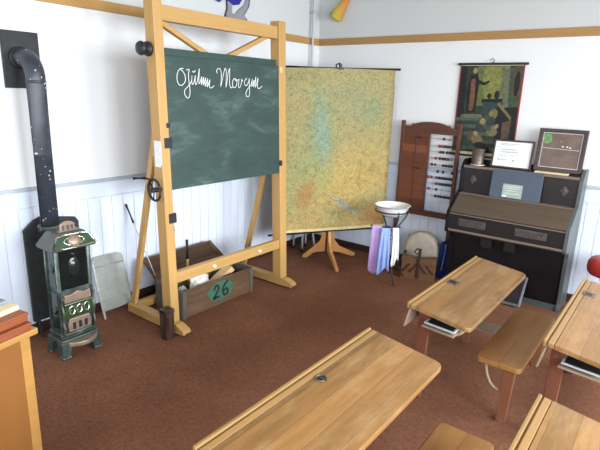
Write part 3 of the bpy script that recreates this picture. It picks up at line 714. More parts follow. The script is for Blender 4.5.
def towel(name, c, u, wd, ztop, zbot, m, lab, ph, dep=.035, fold=.008):
    """cloth draped over a bar: front and back fall, with folds"""
    u = Vector((*u, 0)).normalized(); v = Vector((u.y, -u.x, 0)); c = Vector((*c, 0))
    prof = [(dep*.9, zbot[0]), (dep, zbot[0]+(ztop-zbot[0])*.33), (dep*.8, ztop-(ztop-zbot[0])*.3), (dep*.45, ztop-.03), (0, ztop), (-dep*.45, ztop-.03), (-dep*.7, ztop-.1), (-dep*.8, zbot[1])]
    prof = smoothline([(a, 0, b) for a, b in prof], 5); vs = []; nu = 28
    for i in range(nu+1):
        s_ = i/nu-.5
        for p in prof:
            k = (ztop-p.z)/(ztop-zbot[0]); spread = .72+.36*k
            off = fold*k*1.1*math.sin(s_*13+ph)+fold*.35*k*math.sin(s_*29+ph*2)
            vs.append(c+u*(s_*wd*spread)+v*(p.x+off)+Vector((0, 0, p.z-.035*k*math.cos(s_*5+ph))))
    m_ = len(prof); fs = [(i*m_+j, (i+1)*m_+j, (i+1)*m_+j+1, i*m_+j+1) for i in range(nu) for j in range(m_-1)]
    o = MB().add(vs, fs, 0, True).build(name, m); so = o.modifiers.new('thick', 'SOLIDIFY'); so.thickness = .004
    return tag(o, lab, 'towel')
towel('towel', (1.410, -.868), (.92, .38), .125, .605, (.150, .27), M['lav'], 'lavender towel hanging on the left of the washstand bar', .4, .032)
towel('towel', (1.511, -.875), (.92, .38), .105, .600, (.165, .27), M['blue'], 'light blue towel hanging beside the lavender one on the washstand', 2.2, .034)
towel('towel', (1.565, -.782), (.62, .78), .075, .60, (.24, .34), M['wcloth'], 'narrow white towel hanging on the right of the washstand', 1.2, .026, .008)

# ------------------------------------------------------------------ sewing box, satchels
sa = math.radians(20)
t = thing('sewing_box', 'wooden fold-out sewing box with dark levers on the floor by the harmonium', 'sewing box', (1.69, -.455, 0), sa)
for sx in (-1, 1):
    for k, (z0, z1) in enumerate(((.0, .09), (.092, .15), (.152, .205))):
        MB().box(sx*.003 if sx > 0 else -.172, .172 if sx > 0 else -.003, 0, .11, z0, z1).build('tray', M['sew'], t, .003, local=True)
    for q in (0, 1):
        MB().beam((sx*(.155-.07*q), -.005, .075), (sx*(.085-.07*q), -.005, .165), .010, .018, (0, 1, 0)).build('lever', M['sewdark'], t, .002, local=True)
    MB().prism([(0, 0), (.165, 0), (.165, .012), (0, .03)], lambda a, z: (sx*(.172-a), 0, .206+z), lambda a, z: (sx*(.172-a), .11, .206+z)).build('lid', M['sew'], t, .002, local=True)
MB().box(-.014, .014, -.012, -.002, .02, .30).box(-.012, .012, .0, .11, .27, .285).box(-.014, .014, .112, .122, .02, .30).build('handle', M['sewdark'], t, .003, local=True)
MB().tube([(-.02, -.012, .275), (-.05, -.012, .30), (-.02, -.012, .34), (.01, -.012, .30)], .009, 8).build('clasp', M['leather'], t, local=True)
# rounded hide satchel
t = thing('hide_satchel', 'cream round-topped hide satchel standing behind the sewing box', 'satchel', (1.615, -.19, 0))
prof = [(-.195, .02), (-.20, .18)]+[(-.198*math.cos(a), .22+.225*math.sin(a)) for a in [PI*i/14 for i in range(1, 14)]]+[(.20, .18), (.195, .02)]
MB().prism(prof, lambda a, z: (1.605+a, -.245, z), lambda a, z: (1.605+a, -.13, z)).build('satchel_body', M['fur'], t, .045, seg=4)
MB().box(1.43, 1.80, -.235, -.14, 0, .03).build('satchel_base', M['leather'], t, .01)
MB().tube(smoothline([(1.45, -.25, .22), (1.41, -.29, .10), (1.43, -.31, .012), (1.36, -.33, .010)]), .014, 8).build('strap', M['leather'], t)
t = thing('school_bag', 'navy blue canvas bag standing between sewing box and harmonium', 'bag', (1.86, -.21, 0))
MB().beam((1.868, -.21, 0), (1.870, -.21, .385), .13, .095, (0, 1, 0), .10, .11).build('bag_body', M['navy'], t, .015)
MB().tube(smoothline([(1.875, -.26, .33), (1.895, -.29, .38), (1.885, -.28, .26), (1.87, -.292, .10)]), .006, 8).build('strap', M['steel'], t)

# ------------------------------------------------------------------ abacus
t = thing('abacus', 'large red-brown standing abacus with coloured beads against the right wall', 'abacus', (1.52, -.07, 0))
ax0, ax1, ay0, ay1 = 1.19, 1.842, -.088, -.052
MB().box(ax0, ax0+.036, ay0, ay1, 0, 1.578).build('post', M['abacus'], t, .004)
MB().box(ax1-.036, ax1, ay0, ay1, 0, 1.578).build('post', M['abacus'], t, .004)
for x in (ax0+.018, ax1-.018): MB().box(x-.03, x+.03, -.12, -.02, 0, .03).build('foot', M['abacus'], t, .004)
pr = [(ax0+.036, 1.455), (ax0+.036, 1.525), (ax0+.115, 1.525), (ax0+.13, 1.555)]+[(1.516+.20*math.sin(a), 1.52+.055*math.cos(a)+.0) for a in [-1.2+2.4*i/12 for i in range(13)]]+[(ax1-.13, 1.555), (ax1-.115, 1.525), (ax1-.036, 1.525), (ax1-.036, 1.455)]
MB().prism(pr, lambda x, z: (x, ay0+.004, z), lambda x, z: (x, ay1-.004, z)).build('top_rail', M['abacus_x'], t, .003)
MB().box(ax0+.036, ax1-.036, ay0+.004, ay1-.004, .585, .645).build('bottom_rail', M['abacus_x'], t, .003)
MB().box(ax0+.036, 1.515, ay0+.002, ay0+.012, .645, 1.455).build('cover_board', M['abacus_p'], t, .002)
MB().box(1.505, 1.520, ay0, ay1, .645, 1.455).build('divider', M['abacus'], t, .002)
MB().box(1.375, 1.385, ay0-.004, ay0+.004, .645, 1.455).build('cover_slat', M['abacus'], t, .001)
rows = [(1.412, [(1.67, 'beadblack'), (1.733, 'steel')]), (1.337, [(1.624, 'beadred'), (1.6505, 'beadred'), (1.683, 'beadblack'), (1.71, 'beadblack'), (1.737, 'beadblack'), (1.766, 'beadblack')]), (1.278, [(1.645, 'beadblack'), (1.675, 'beadblack'), (1.717, 'beadblack'), (1.748, 'beadblack'), (1.777, 'beadblack')]), (1.212, [(1.602, 'beadred'), (1.647, 'beadblack'), (1.677, 'beadblack'), (1.704, 'beadblack'), (1.734, 'beadblack'), (1.768, 'steel')]), (1.143, [(1.567, 'beadblack'), (1.602, 'beadred'), (1.69, 'beadblack'), (1.719, 'beadblack'), (1.749, 'beadblack'), (1.778, 'beadblack')]), (1.076, [(1.637, 'beadblack'), (1.695, 'beadblack'), (1.792, 'beadblack')]), (1.011, [(1.537, 'beadred'), (1.573, 'beadred'), (1.629, 'beadred'), (1.659, 'beadblack'), (1.686, 'beadblack'), (1.7125, 'beadblack'), (1.739, 'beadblack'), (1.7655, 'beadblack'), (1.792, 'beadblack')]), (0.948, [(1.631, 'beadred'), (1.6595, 'beadred'), (1.686, 'beadblack'), (1.7125, 'beadblack'), (1.739, 'beadblack'), (1.7655, 'beadblack'), (1.792, 'beadblack')]), (0.888, [(1.558, 'beadred'), (1.642, 'beadblack')]), (0.817, [(1.637, 'beadblack'), (1.67, 'beadblack'), (1.7, 'beadblack'), (1.73, 'beadblack'), (1.758, 'beadblack'), (1.785, 'beadblack')])]
for zr, groups in rows:
    r = MB().tube([(ax0+.036, -.070, zr), (ax1-.036, -.070, zr)], .0025, 6).build('rod', M['rod'], t)
    for x, kind in groups:
        MB().lathe([(.003, -.013), (.011, -.011), (.0155, -.004), (.0155, .004), (.011, .011), (.003, .013)], (x, -.070, zr), (1, 0, 0), seg=12).build('bead', M[kind], r)
for zr in (1.41, 1.09): MB().box(1.36, 1.44, ay0-.006, ay0+.004, zr-.008, zr+.008).build('cover_pull', M['black'], t, .002)

# ------------------------------------------------------------------ hanging picture
t = thing('hanging_picture', 'old dark painted school picture with red edges hanging above the harmonium', 'picture', (2.04, -.02, 1.27))
px0, px1, pz0, pz1 = 1.752, 2.330, 1.275, 2.138
def pp(u, v, d=0): # u right, v down, 0..1
    return (px0+(px1-px0)*u, -.014-d, pz1-(pz1-pz0)*v)
MB().box(px0-.012, px1+.012, -.0135, -.010, pz0-.0, pz1).build('backing', M['picred'], t)
mb = MB(); mats = ['p_bg', 'p_glow2', 'p_glow', 'p_robe', 'p_dark', 'p_skin', 'p_stone', 'p_step', 'p_gold', 'p_teal', 'p_grn', 'p_arch', 'cream']
lay = [0]
def shp(pts, m):
    lay[0] += .00012; d = lay[0]
    mb.add([pp(u, v, d) for u, v in pts], [tuple(range(len(pts)))], mats.index(m))
def ell(u, v, a, b, m, rot=0, nn=16):
    shp([(u+a*math.cos(g)*math.cos(rot)-b*math.sin(g)*math.sin(rot), v+(a*math.cos(g)*math.sin(rot)+b*math.sin(g)*math.cos(rot))*.67) for g in [2*PI*i/nn for i in range(nn)]], m)
shp([(0, 0), (1, 0), (1, 1), (0, 1)], 'p_bg')
shp([(.28, .02), (.80, .0), (.78, .40), (.30, .45)], 'p_glow2'); shp([(.40, .03), (.66, .02), (.70, .20), (.62, .36), (.44, .37), (.38, .2)], 'p_glow')
shp([(.72, .02), (.80, .0), (.84, .55), (.76, .56)], 'p_stone'); shp([(.80, .04), (1, .0), (1, .45), (.84, .45)], 'p_grn')
ell(.93, .18, .07, .26, 'p_arch'); ell(.93, .20, .045, .20, 'p_dark')
shp([(0, 0), (.10, 0), (.12, .60), (0, .62)], 'p_dark')
for i in range(5): shp([(.0, .58+.08*i), (.62+.05*i, .56+.085*i), (.62+.05*i, .60+.085*i), (.0, .62+.08*i)], 'p_step')
shp([(.08, .545), (.42, .535), (.44, .575), (.08, .585)], 'p_stone')
# standing robed person with outstretched arm
shp([(.17, .12), (.29, .10), (.33, .20), (.31, .52), (.16, .53), (.13, .30)], 'p_dark'); shp([(.19, .16), (.26, .15), (.28, .40), (.26, .50), (.20, .50)], 'p_robe')
ell(.24, .065, .038, .048, 'p_skin'); shp([(.27, .15), (.42, .19), (.50, .16), (.50, .185), (.42, .225), (.29, .20)], 'p_dark'); ell(.50, .155, .022, .03, 'p_skin')
# altar table and figures behind it
shp([(.40, .37), (.74, .36), (.74, .40), (.40, .41)], 'p_dark'); shp([(.43, .40), (.70, .40), (.69, .56), (.44, .57)], 'p_teal'); ell(.52, .335, .035, .045, 'p_dark'); ell(.64, .32, .04, .07, 'p_dark')
shp([(.66, .46), (1, .44), (1, .98), (.70, .98)], 'p_dark'); shp([(.66, .42), (.70, .40), (.92, .56), (.90, .585)], 'p_gold')
shp([(.78, .62), (.92, .58), (.90, .90), (.80, .90)], 'p_arch')
# seated listeners
for u, v, a, b, m in ((.62, .53, .07, .09, 'p_gold'), (.54, .575, .06, .05, 'p_grn'), (.60, .60, .05, .07, 'p_teal'), (.46, .62, .05, .06, 'p_skin'), (.42, .68, .08, .06, 'p_teal'), (.63, .72, .09, .08, 'p_gold'),
                      (.56, .68, .06, .05, 'p_grn'), (.30, .79, .09, .07, 'p_arch'), (.40, .82, .10, .08, 'p_gold'), (.36, .75, .04, .04, 'p_skin'), (.22, .86, .12, .07, 'p_teal'), (.50, .90, .14, .07, 'p_dark'), (.70, .66, .03, .04, 'p_skin'), (.10, .93, .09, .05, 'p_grn')):
    ell(u, v, a, b, m, .4)
for (q0, q1, q2, q3) in (((0, 0), (1, 0), (1, .012), (0, .012)), ((0, .965), (1, .965), (1, 1), (0, 1))): shp([q0, q1, q2, q3], 'cream')
mb.build('painted_sheet', [M[k] for k in mats], t)
MB().box(px0-.035, px1+.04, -.028, -.006, pz1-.006, pz1+.016).build('top_rod', M['black'], t, .003)
MB().box(px0-.03, px1+.03, -.026, -.006, pz0-.016, pz0+.004).build('bottom_rod', M['black'], t, .003)
MB().tube(arc((2.04, -.016, pz1+.034), .018, -1.6, 3.0, 12), .003, 6).build('hook', M['black'], t)

# ------------------------------------------------------------------ harmonium
t = thing('harmonium', 'black-brown harmonium with sloping lid against the right wall', 'harmonium', (2.46, -.25, 0))
hx0, hx1 = 1.935, 3.0
side = [(-.03, 0), (-.355, 0), (-.355, .05), (-.335, .07), (-.335, .50), (-.36, .56), (-.485, .575), (-.495, .60), (-.49, .765), (-.475, .79), (-.28, .935), (-.245, .96), (-.235, 1.17), (-.20, 1.225), (-.16, 1.25), (-.03, 1.25)]
for x0, x1 in ((hx0, hx0+.032), (hx1-.032, hx1)):
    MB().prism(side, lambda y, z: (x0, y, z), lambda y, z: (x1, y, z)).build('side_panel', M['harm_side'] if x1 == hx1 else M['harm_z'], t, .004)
ix0, ix1 = hx0+.032, hx1-.032
MB().box(ix0, ix1, -.05, -.03, .02, 1.245).build('back_panel', M['harm_z'], t)
MB().box(ix0, ix1, -.245, -.05, 1.18, 1.20).build('top_shelf', M['harm'], t, .003)
MB().box(ix0, ix1, -.252, -.245, 1.176, 1.200).build('shelf_edge', M['harm_edge'], t, .002, label='worn light edge strip')
upn = MB().box(ix0, ix1, -.225, -.20, .935, 1.18).build('upper_panel', M['harm'], t)
for xc in (2.065, 2.865):
    mb = MB(); mb.prism([(xc-.035, 1.065), (xc, 1.11), (xc+.035, 1.065), (xc, 1.02)], lambda x, z: (x, -.225, z), lambda x, z: (x, -.231, z))
    mb.lathe([(.018, .006), (.012, .010), (0, .011)], (xc, -.225, 1.065), (0, -1, 0), seg=12)
    mb.build('carved_diamond', M['carve'], upn, .003)
MB().box(ix0, ix1, -.29, -.20, .918, .935).build('ledge', M['harm_edge'], t, .003, label='worn light ledge strip')
lidp = [(-.29, .905), (-.29, .928), (-.47, .80), (-.488, .778), (-.47, .768)]
MB().prism(lidp, lambda y, z: (ix0, y, z), lambda y, z: (ix1, y, z)).build('keyboard_lid', M['harm_lid'], t, .002, label='faded brown sloping lid')
MB().box(ix0, ix1, -.492, -.20, .757, .768).build('lid_edge', M['harm_edge'], t, .002, label='worn light edge strip')
kb = MB().box(ix0, ix1, -.482, -.20, .612, .757).build('key_band', M['harm'], t)
for xa, xb in ((2.06, 2.31), (2.57, 2.83)):
    cp = MB().box(xa, xb, -.486, -.482, .655, .725).build('carved_panel', M['carve'], kb, .002)
    mb = MB(); k_ = 8
    for i in range(k_):
        xx = xa+.02+(xb-xa-.04)*(i+.5)/k_
        mb.beam((xx-.012, -.488, .665), (xx+.012, -.488, .715), .010, .006, (0, 1, 0))
        mb.lathe([(.010, 0), (.006, .004), (0, .005)], (xx, -.486, .70), (0, -1, 0), seg=10)
    mb.build('carved_leaf', M['carve'], cp)
MB().box(ix0, ix1, -.492, -.20, .592, .612).build('band_edge', M['harm_edge'], t, .003, label='worn light edge strip')
MB().box(ix0, ix1, -.47, -.05, .575, .592).build('key_bed', M['harm'], t)
lp = MB().box(ix0, ix1, -.315, -.295, .05, .575).build('lower_panel', M['harm_z'], t)
for xa, xb in ((ix0+.03, 2.44), (2.50, ix1-.03)):
    MB().box(xa, xb, -.321, -.315, .30, .55).build('raised_panel', M['harm_z'], lp, .004)
MB().box(ix0, ix1, -.335, -.29, .0, .05).box(ix0, ix1, -.342, -.335, .040, .052).build('plinth', M['harm_side'], t, .003)
for xa in (2.26, 2.47): MB().box(xa, xa+.10, -.40, -.321, .47, .56).build('knee_lever', M['harm'], t, .004)
for xa in (2.22, 2.50):
    ped = MB().add([(xa, -.50, .02), (xa+.2, -.50, .02), (xa+.2, -.345, .235), (xa, -.345, .235), (xa, -.50, .035), (xa+.2, -.50, .035), (xa+.2, -.345, .25), (xa, -.345, .25)],
        [(0, 1, 2, 3), (7, 6, 5, 4), (0, 4, 5, 1), (1, 5, 6, 2), (2, 6, 7, 3), (3, 7, 4, 0)]).build('pedal', M['harm'], t)
    mb = MB()
    for q in (xa, xa+.2): mb.beam((q, -.505, .02), (q, -.342, .25), .014, .02, (1, 0, 0))
    mb.beam((xa, -.505, .025), (xa+.2, -.505, .025), .02, .022); mb.beam((xa, -.346, .245), (xa+.2, -.346, .245), .02, .022)
    mb.build('pedal_frame', M['steel'], ped, .002)
# objects on the harmonium
def lean(name, lab, cat, x0, x1, yb, z0, hgt, tilt, parts):
    tt = thing(name, lab, cat, ((x0+x1)/2, yb, z0)); w_ = x1-x0
    o_ = Vector((x0, yb, z0)); ax = Vector((1, 0, 0)); up = Vector((0, math.sin(tilt), math.cos(tilt))); nn = Vector((0, -math.cos(tilt), math.sin(tilt)))
    F = lambda u, v, d: o_+ax*u+up*v+nn*d
    return tt, w_, F
def slab(mb, F, u0, u1, v0, v1, d0, d1, m=0):
    return mb.add([F(u, v, d) for u in (u0, u1) for v in (v0, v1) for d in (d0, d1)], [(0, 1, 3, 2), (4, 6, 7, 5), (0, 4, 5, 1), (2, 3, 7, 6), (0, 2, 6, 4), (1, 5, 7, 3)], m)
def rimmed(F, w_, h_, b, d):
    mb = MB(); slab(mb, F, 0, b, 0, h_, 0, d); slab(mb, F, w_-b, w_, 0, h_, 0, d); slab(mb, F, b, w_-b, 0, b, 0, d); slab(mb, F, b, w_-b, h_-b, h_, 0, d); return mb
# portfolio
tt, w_, F = lean('portfolio', 'blue grey folder with a pale label on the harmonium music ledge', 'folder', 2.248, 2.69, -.272, .936, .265, .13, 0)
slab(MB(), F, 0, w_, 0, .262, 0, .014).build('cover', M['portfolio'], tt, .002)
lb = slab(MB(), F, .113, .285, .012, .135, .014, .0155).build('paper_label', M['plate'], tt, label='pale green paper label')
mb = MB()
for v, a, b in ((.112, .125, .265), (.094, .125, .25), (.072, .14, .23), (.048, .13, .265)): slab(mb, F, a, b, v, v+.005, .0155, .0162)
slab(mb, F, .118, .155, .016, .032, .0155, .0162, 1)
mb.build('printed_line', [M['greyl'], M['white']], lb)
# framed sheet
tt, w_, F = lean('framed_notice', 'white printed sheet in a thin dark frame leaning on the harmonium', 'framed notice', 2.195, 2.553, -.175, 1.201, .255, .18, 0)
h_ = .262
rimmed(F, w_, h_, .016, .018).build('frame', M['frame'], tt, .002)
sh = slab(MB(), F, .014, w_-.014, .014, h_-.014, .002, .008).build('sheet', M['white'], tt)
mb = MB()
for v, a, b in ((.222, .06, .235), (.210, .06, .19), (.172, .075, .20), (.166, .075, .215), (.150, .07, .24), (.143, .07, .225), (.118, .07, .125), (.106, .07, .125), (.118, .16, .20), (.124, .215, .235), (.078, .05, .14), (.070, .05, .12)):
    slab(mb, F, a, b, v, v+.0045, .008, .0086)
for a, b, c_, d_ in ((.055, .255, .190, .192), (.055, .057, .06, .19), (.253, .255, .06, .19)): slab(mb, F, a, b, c_, d_, .008, .0086)
slab(mb, F, .185, .205, .066, .082, .008, .0086)
mb.build('printed_line', [M['grey']], sh)
# framed slate
tt, w_, F = lean('framed_slate', 'brown framed slate with a green leaf drawing leaning on the harmonium right end', 'framed slate', 2.572, 2.962, -.155, 1.213, .375, .13, 0)
h_ = .375
rimmed(F, w_, h_, .030, .02).build('frame', M['frame'], tt, .003)
sl = slab(MB(), F, .028, w_-.028, .028, h_-.028, .004, .010).build('slate_face', M['slatebrown'], tt)
rimmed(lambda u, v, d: F(u+.038, v+.036, d+.010), w_-.076, h_-.072, .004, .001).build('chalk_border', M['greyl'], sl)
mb = MB()
mb.add([F(.075+.035*math.cos(2*PI*i/14)*(1+.3*math.sin(3*i)), .285+.045*math.sin(2*PI*i/14), .0108) for i in range(14)], [tuple(range(14))])
mb.stroke([F(a, b, .010) for a, b in ((.05, .255), (.075, .285), (.105, .325))], .006, F(0, 0, 1)-F(0, 0, 0), lift=.001)
mb.build('leaf_drawing', M['leaf'], sl, label='green chalk leaf')
for q in (((.18, .275), (.187, .262), (.20, .27)), ((.325, .29), (.33, .272))):
    MB().stroke([F(a, b, .010) for a, b in q], .006, F(0, 0, 1)-F(0, 0, 0), lift=.001).build('chalk_mark', M['leaf'], sl)
mb = MB()
for a, b in ((.20, .222), (.235, .222), (.26, .215)): mb.stroke([F(a, b, .010), F(a+.014, b+.004, .010)], .009, F(0, 0, 1)-F(0, 0, 0), lift=.001)
mb.stroke([F(.045, .205, .010), F(.34, .198, .010)], .0025, F(0, 0, 1)-F(0, 0, 0), lift=.001)
mb.build('chalk_mark', M['white'], sl)
tag(MB().box(2.60, 2.87, -.235, -.165, 1.2005, 1.2125).build('paper_stack', M['cream'], None, .002), 'thin cream booklet lying under the framed slate on the harmonium', 'booklet')
t = thing('tin_can', 'dull brown tin can on a white mat at the harmonium left end', 'can', (2.055, -.135, 1.2045))
MB().lathe([(.0, .0), (.060, .0), (.060, .004), (.058, .008), (.058, .142), (.060, .146), (.060, .15), (.053, .15), (.052, .135), (.0, .135)], (2.055, -.135, 1.2045)).build('can_body', M['tin'], t)
for z in (.045, .10): MB().lathe([(.058, -.003), (.0595, 0), (.058, .003)], (2.055, -.135, 1.2045+z)).build('can_ridge', M['tin'], t)
tag(MB().lathe([(0, 0), (.070, 0), (.070, .0035), (0, .0035)], (2.06, -.14, 1.2005)).build('table_mat', M['white'], None), 'small white round mat under the tin can', 'mat')

# round red stool
sc = (3.335, -.36)
t = thing('stool', 'round stool with red leather seat by the right wall', 'stool', (sc[0], sc[1], 0))
MB().lathe([(0, .44), (.165, .44), (.180, .46), (.186, .50), (.182, .535), (.165, .565), (.09, .578), (0, .58)], (*sc, 0), seg=36).build('seat', M['red'], t)
MB().tube([(*sc, .10), (*sc, .435)], .028, 14).build('column', M['harm_z'], t)
MB().lathe([(.06, .42), (.12, .434), (.0, .434)], (*sc, 0)).build('seat_plate', M['black'], t)
for k in range(3):
    a = .4+2*PI*k/3; d = Vector((math.cos(a), math.sin(a), 0)); c0 = Vector((*sc, 0))
    MB().tube(smoothline([c0+d*.02+Vector((0, 0, .2)), c0+d*.09+Vector((0, 0, .17)), c0+d*.15+Vector((0, 0, .07)), c0+d*.20+Vector((0, 0, .018))]), .017, 10).build('leg', M['harm_z'], t)

# ------------------------------------------------------------------ school desks with attached bench
ZF, SL = .665, .05/.37      # height at the far (pupil's front) edge and slope down to the pupil
def make_desk(D):
    """local frame: x=0 is the front edge, +x towards the pupil; y along the desk, centre 0"""
    H = .583
    t = thing('school_desk', '', 'school desk', (0, 0, 0))
    t['group'] = ''
    def zt(x): return ZF-SL*x
    # desktop with rounded pupil corners
    r = .038; poly = [(.052, -H), (D-r, -H)]+[(D-r+r*math.sin(a), -H+r-r*math.cos(a)) for a in [PI/2*i/5 for i in range(1, 6)]]+[(D-r+r*math.cos(a), H-r+r*math.sin(a)) for a in [PI/2*i/5 for i in range(0, 6)]]+[(.052, H)]
    top = MB().prism(poly, lambda x, y: (x, y, zt(x)-.026), lambda x, y: (x, y, zt(x))).build('desktop', M['desk'], t, .003, local=True)
    MB().prism([(.022, -H), (.0505, -H), (.0505, H), (.022, H)], lambda x, y: (x, y, zt(x)-.026), lambda x, y: (x, y, zt(x)-.001)).build('pen_ledge', M['deskstrip'], t, .003, local=True)
    MB().prism([(.0, -H), (.014, -H), (.014, H), (.0, H)], lambda x, y: (x, y, zt(x)-.030), lambda x, y: (x, y, zt(x)+.004)).build('front_lip', M['deskrail'], t, .003, local=True)
    MB().box(.012, .024, -H+.01, H-.01, zt(0)-.030, zt(0)-.012).build('lip_filler', M['desk_end'], t, local=True)
    # sagging curved front apron
    prof = smoothline([(.016, 0, .640), (.004, 0, .60), (-.008, 0, .55), (-.018, 0, .505)], 4)
    ap = [(p.x, p.z) for p in prof]+[(p.x+.009, p.z) for p in prof[::-1]]
    MB().prism(ap, lambda x, z: (x, -H+.012, z), lambda x, z: (x, H-.012, z)).build('front_apron', M['greywood'], t, .002, local=True)
    for sy in (-1, 1):
        y = -.445 if sy < 0 else .478; lx = .058 if sy < 0 else .036
        MB().beam((lx, y, 0), (lx+.004, y, zt(lx)-.026), .046, .034, (0, 1, 0), .074, .034).build('desk_leg', M['leg'] if sy < 0 else M['leglight'], t, .003, local=True)
        MB().tube(smoothline([(.08, y, .512), (.15, y, .495), (.22, y, .489), (.27, y, .502), (.30, y, .54), (.31, y, zt(.31)-.03)]), .011, 8).build('tray_bracket', M['bent'], t, local=True)
    MB().prism([(.075, .527), (.27, .515), (.27, .525), (.075, .537)], lambda x, z: (x, -H+.06, z-.012), lambda x, z: (x, H-.06, z-.012)).build('book_tray', M['greywood'], t, .002, local=True)
    # bench
    x0, x1, y0, y1, zb = .368, .618, -.395, .51, .378
    rr = .03; pl = []
    for cx, cy, a0 in ((x1-rr, y0+rr, -PI/2), (x1-rr, y1-rr, 0), (x0+rr, y1-rr, PI/2), (x0+rr, y0+rr, PI)):
        pl += [(cx+rr*math.cos(a0+PI/2*i/4), cy+rr*math.sin(a0+PI/2*i/4)) for i in range(5)]
    MB().prism(pl, lambda x, y: (x, y, zb-.03), lambda x, y: (x, y, zb)).build('bench_seat', M['seat'], t, .004, local=True)
    for y in (y0+.045, y1-.05):
        MB().beam((x1-.075, y, 0), (x1-.065, y, zb-.03), .05, .034, (0, 1, 0), .07, .034).build('bench_leg', M['leglight'], t, .003, local=True)
        MB().tube(smoothline([(x0+.05, y, zb-.03), (x0+.065, y, zb-.11), (x0+.10, y, zb-.17), (x0+.16, y, zb-.19), (x1-.075, y, zb-.185)]), .008, 8).build('seat_bracket', M['bent'], t, local=True)
    MB().box(.065, x1-.09, .315, .462, .200, .222).build('foot_board', M['greywood'], t, .003, local=True)
    return t
def copy_tree(o, parent=None):
    c = o.copy(); COL.objects.link(c)
    if parent: c.parent = parent; 
    for ch in list(o.children): copy_tree(ch, c)
    return c
DESKS = [((2.522, -1.93), 'school desk with a square inkwell plate, directly in front of the harmonium', 'square', -.06),
         ((2.518, -3.525), 'worn school desk in the foreground with a round metal inkwell', 'round', .048),
         ((3.248, -1.90), 'school desk at the right edge nearest the red stool', 'square', .30),
         ((3.345, -3.585), 'pale school desk in the bottom right corner without any inkwell', 'none', 0)]
d0 = make_desk(.374); d2 = make_desk(.392); roots = [d0, make_desk(.405), d2, copy_tree(d2)]
for r, ((x, y), lab, ink, iy) in zip(roots, DESKS):
    r.location = (x, y, 0); ORG[r.name] = Vector((x, y, 0)); r['label'] = lab; r['group'] = 'school desks with attached benches'
    if ink == 'round':
        for c in list(r.children):
            n0 = c.name.split('.')[0]
            if n0 in ('bench_seat', 'bench_leg', 'seat_bracket'): c.location = (.085, -.02, 0)
    if ink != 'square' or x > 3:
        for c in list(r.children):
            if c.name.split('.')[0] == 'foot_board': bpy.data.objects.remove(c)
    def zt(x): return ZF-SL*x
    if ink == 'round':
        MB().tube([(.077+.024*math.cos(2*PI*i/20), iy+.024*math.sin(2*PI*i/20), zt(.077)+.002) for i in range(20)], .004, 8, closed=True).lathe([(0, .0), (.022, .0), (.022, .001), (0, .001)], (.077, iy, zt(.077)+.001), seg=16, m=1).box(.070, .095, iy-.004, iy+.004, zt(.077)+.003, zt(.077)+.006).build('inkwell', [M['brass'], M['ink']], r, local=True)
    elif ink == 'square':
        zz = zt(.075)
        MB().add([], []).prism([(.04, iy-.038), (.108, iy-.038), (.108, iy+.038), (.04, iy+.038)], lambda a, b: (a, b, zt(a)-.002), lambda a, b: (a, b, zt(a)+.003)).build('inkwell', M['brass'], r, .002, local=True)
        w_ = [o for o in r.children if o.name.startswith('inkwell')][0]
        MB().prism([(.052, iy-.02), (.092, iy-.02), (.092, iy+.024), (.052, iy+.024)], lambda a, b: (a, b, zt(a)+.003), lambda a, b: (a, b, zt(a)+.005)).build('inkwell_lid', M['ink'], w_, .001, local=True)
# slates lying in the book trays
for (x, y), lab in (((2.522, -1.93), 'black slate with white frame in the tray of the desk before the harmonium'), ((3.248, -1.90), 'black slate with white frame in the tray of the desk by the red stool')):
    t = thing('slate', lab, 'slate', (x+.18, y-.40, .535), 0, 'slates in the desk trays')
    def FF(u, v, d): return Vector((x+.085+u, y-.515+v, .5368-.0615*u+d))
    rimmed(FF, .185, .27, .013, .009).build('frame', M['slateframe'], t, .002)
    slab(MB(), FF, .012, .173, .012, .258, .002, .0075).build('slate_face', M['slate'], t)

# ------------------------------------------------------------------ teacher's desk corner
ta = math.radians(12)
t = thing('teacher_desk', "orange-brown wooden desk at the left edge, stacked with books", 'desk', (1.561, -4.148, 0), ta)
MB().box(-.70, .0, -1.2, .0, .772, .80).build('desktop', M['teachedge'], t, .004, local=True)
MB().box(-.05, -.030, -1.16, -.07, .03, .772).build('front_panel', M['teach'], t, local=True)
for x in (-.07, -.68):
    for y in (-.07, -1.19): MB().box(x, x+.045, y, y+.045, 0, .772).build('leg', M['teachedge'], t, .003, local=True)
MB().box(-.62, -.05, -.06, -.04, .03, .772).build('side_panel', M['teach'], t, local=True)
MB().box(-.62, -.05, -1.18, -1.16, .03, .772).build('side_panel', M['teach'], t, local=True)
Rz = Matrix.Rotation(ta, 4, 'Z'); To = Matrix.Translation((1.561, -4.148, 0))
def book(name, lab, x0, x1, y0, y1, z0, z1, m, rot=0.):
    c = To @ Rz @ Vector(((x0+x1)/2, (y0+y1)/2, z0))
    t = thing(name, lab, 'book', tuple(c), ta+rot); hx, hy, hz = (x1-x0)/2, (y1-y0)/2, z1-z0
    th = .0035
    MB().box(-hx, hx, -hy, hy, 0, th).box(-hx, hx, -hy, hy, hz-th, hz).box(hx-th, hx, -hy, hy, th, hz-th).build('cover', m, t, .001, local=True)
    MB().box(-hx+.004, hx-th, -hy+.004, hy-.004, th, hz-th).build('page_block', M['cream'], t, local=True)
    return t
t1 = thing('case', 'red-brown flat wooden case at the bottom of the pile on the desk', 'case', tuple(To @ Rz @ Vector((-.132, -.235, .8005))), ta)
MB().box(-.13, .13, -.207, .207, 0, .023).build('case_body', M['bookred'], t1, .003, local=True)
MB().box(-.133, .133, -.21, .21, .0235, .036).build('case_lid', M['bookred'], t1, .003, local=True)
t2 = thing('case', 'red-brown flat case lying on top of the lower red-brown case', 'case', tuple(To @ Rz @ Vector((-.143, -.225, .837))), ta)
MB().box(-.122, .122, -.20, .20, 0, .026).build('case_body', M['bookred'], t2, .003, local=True)
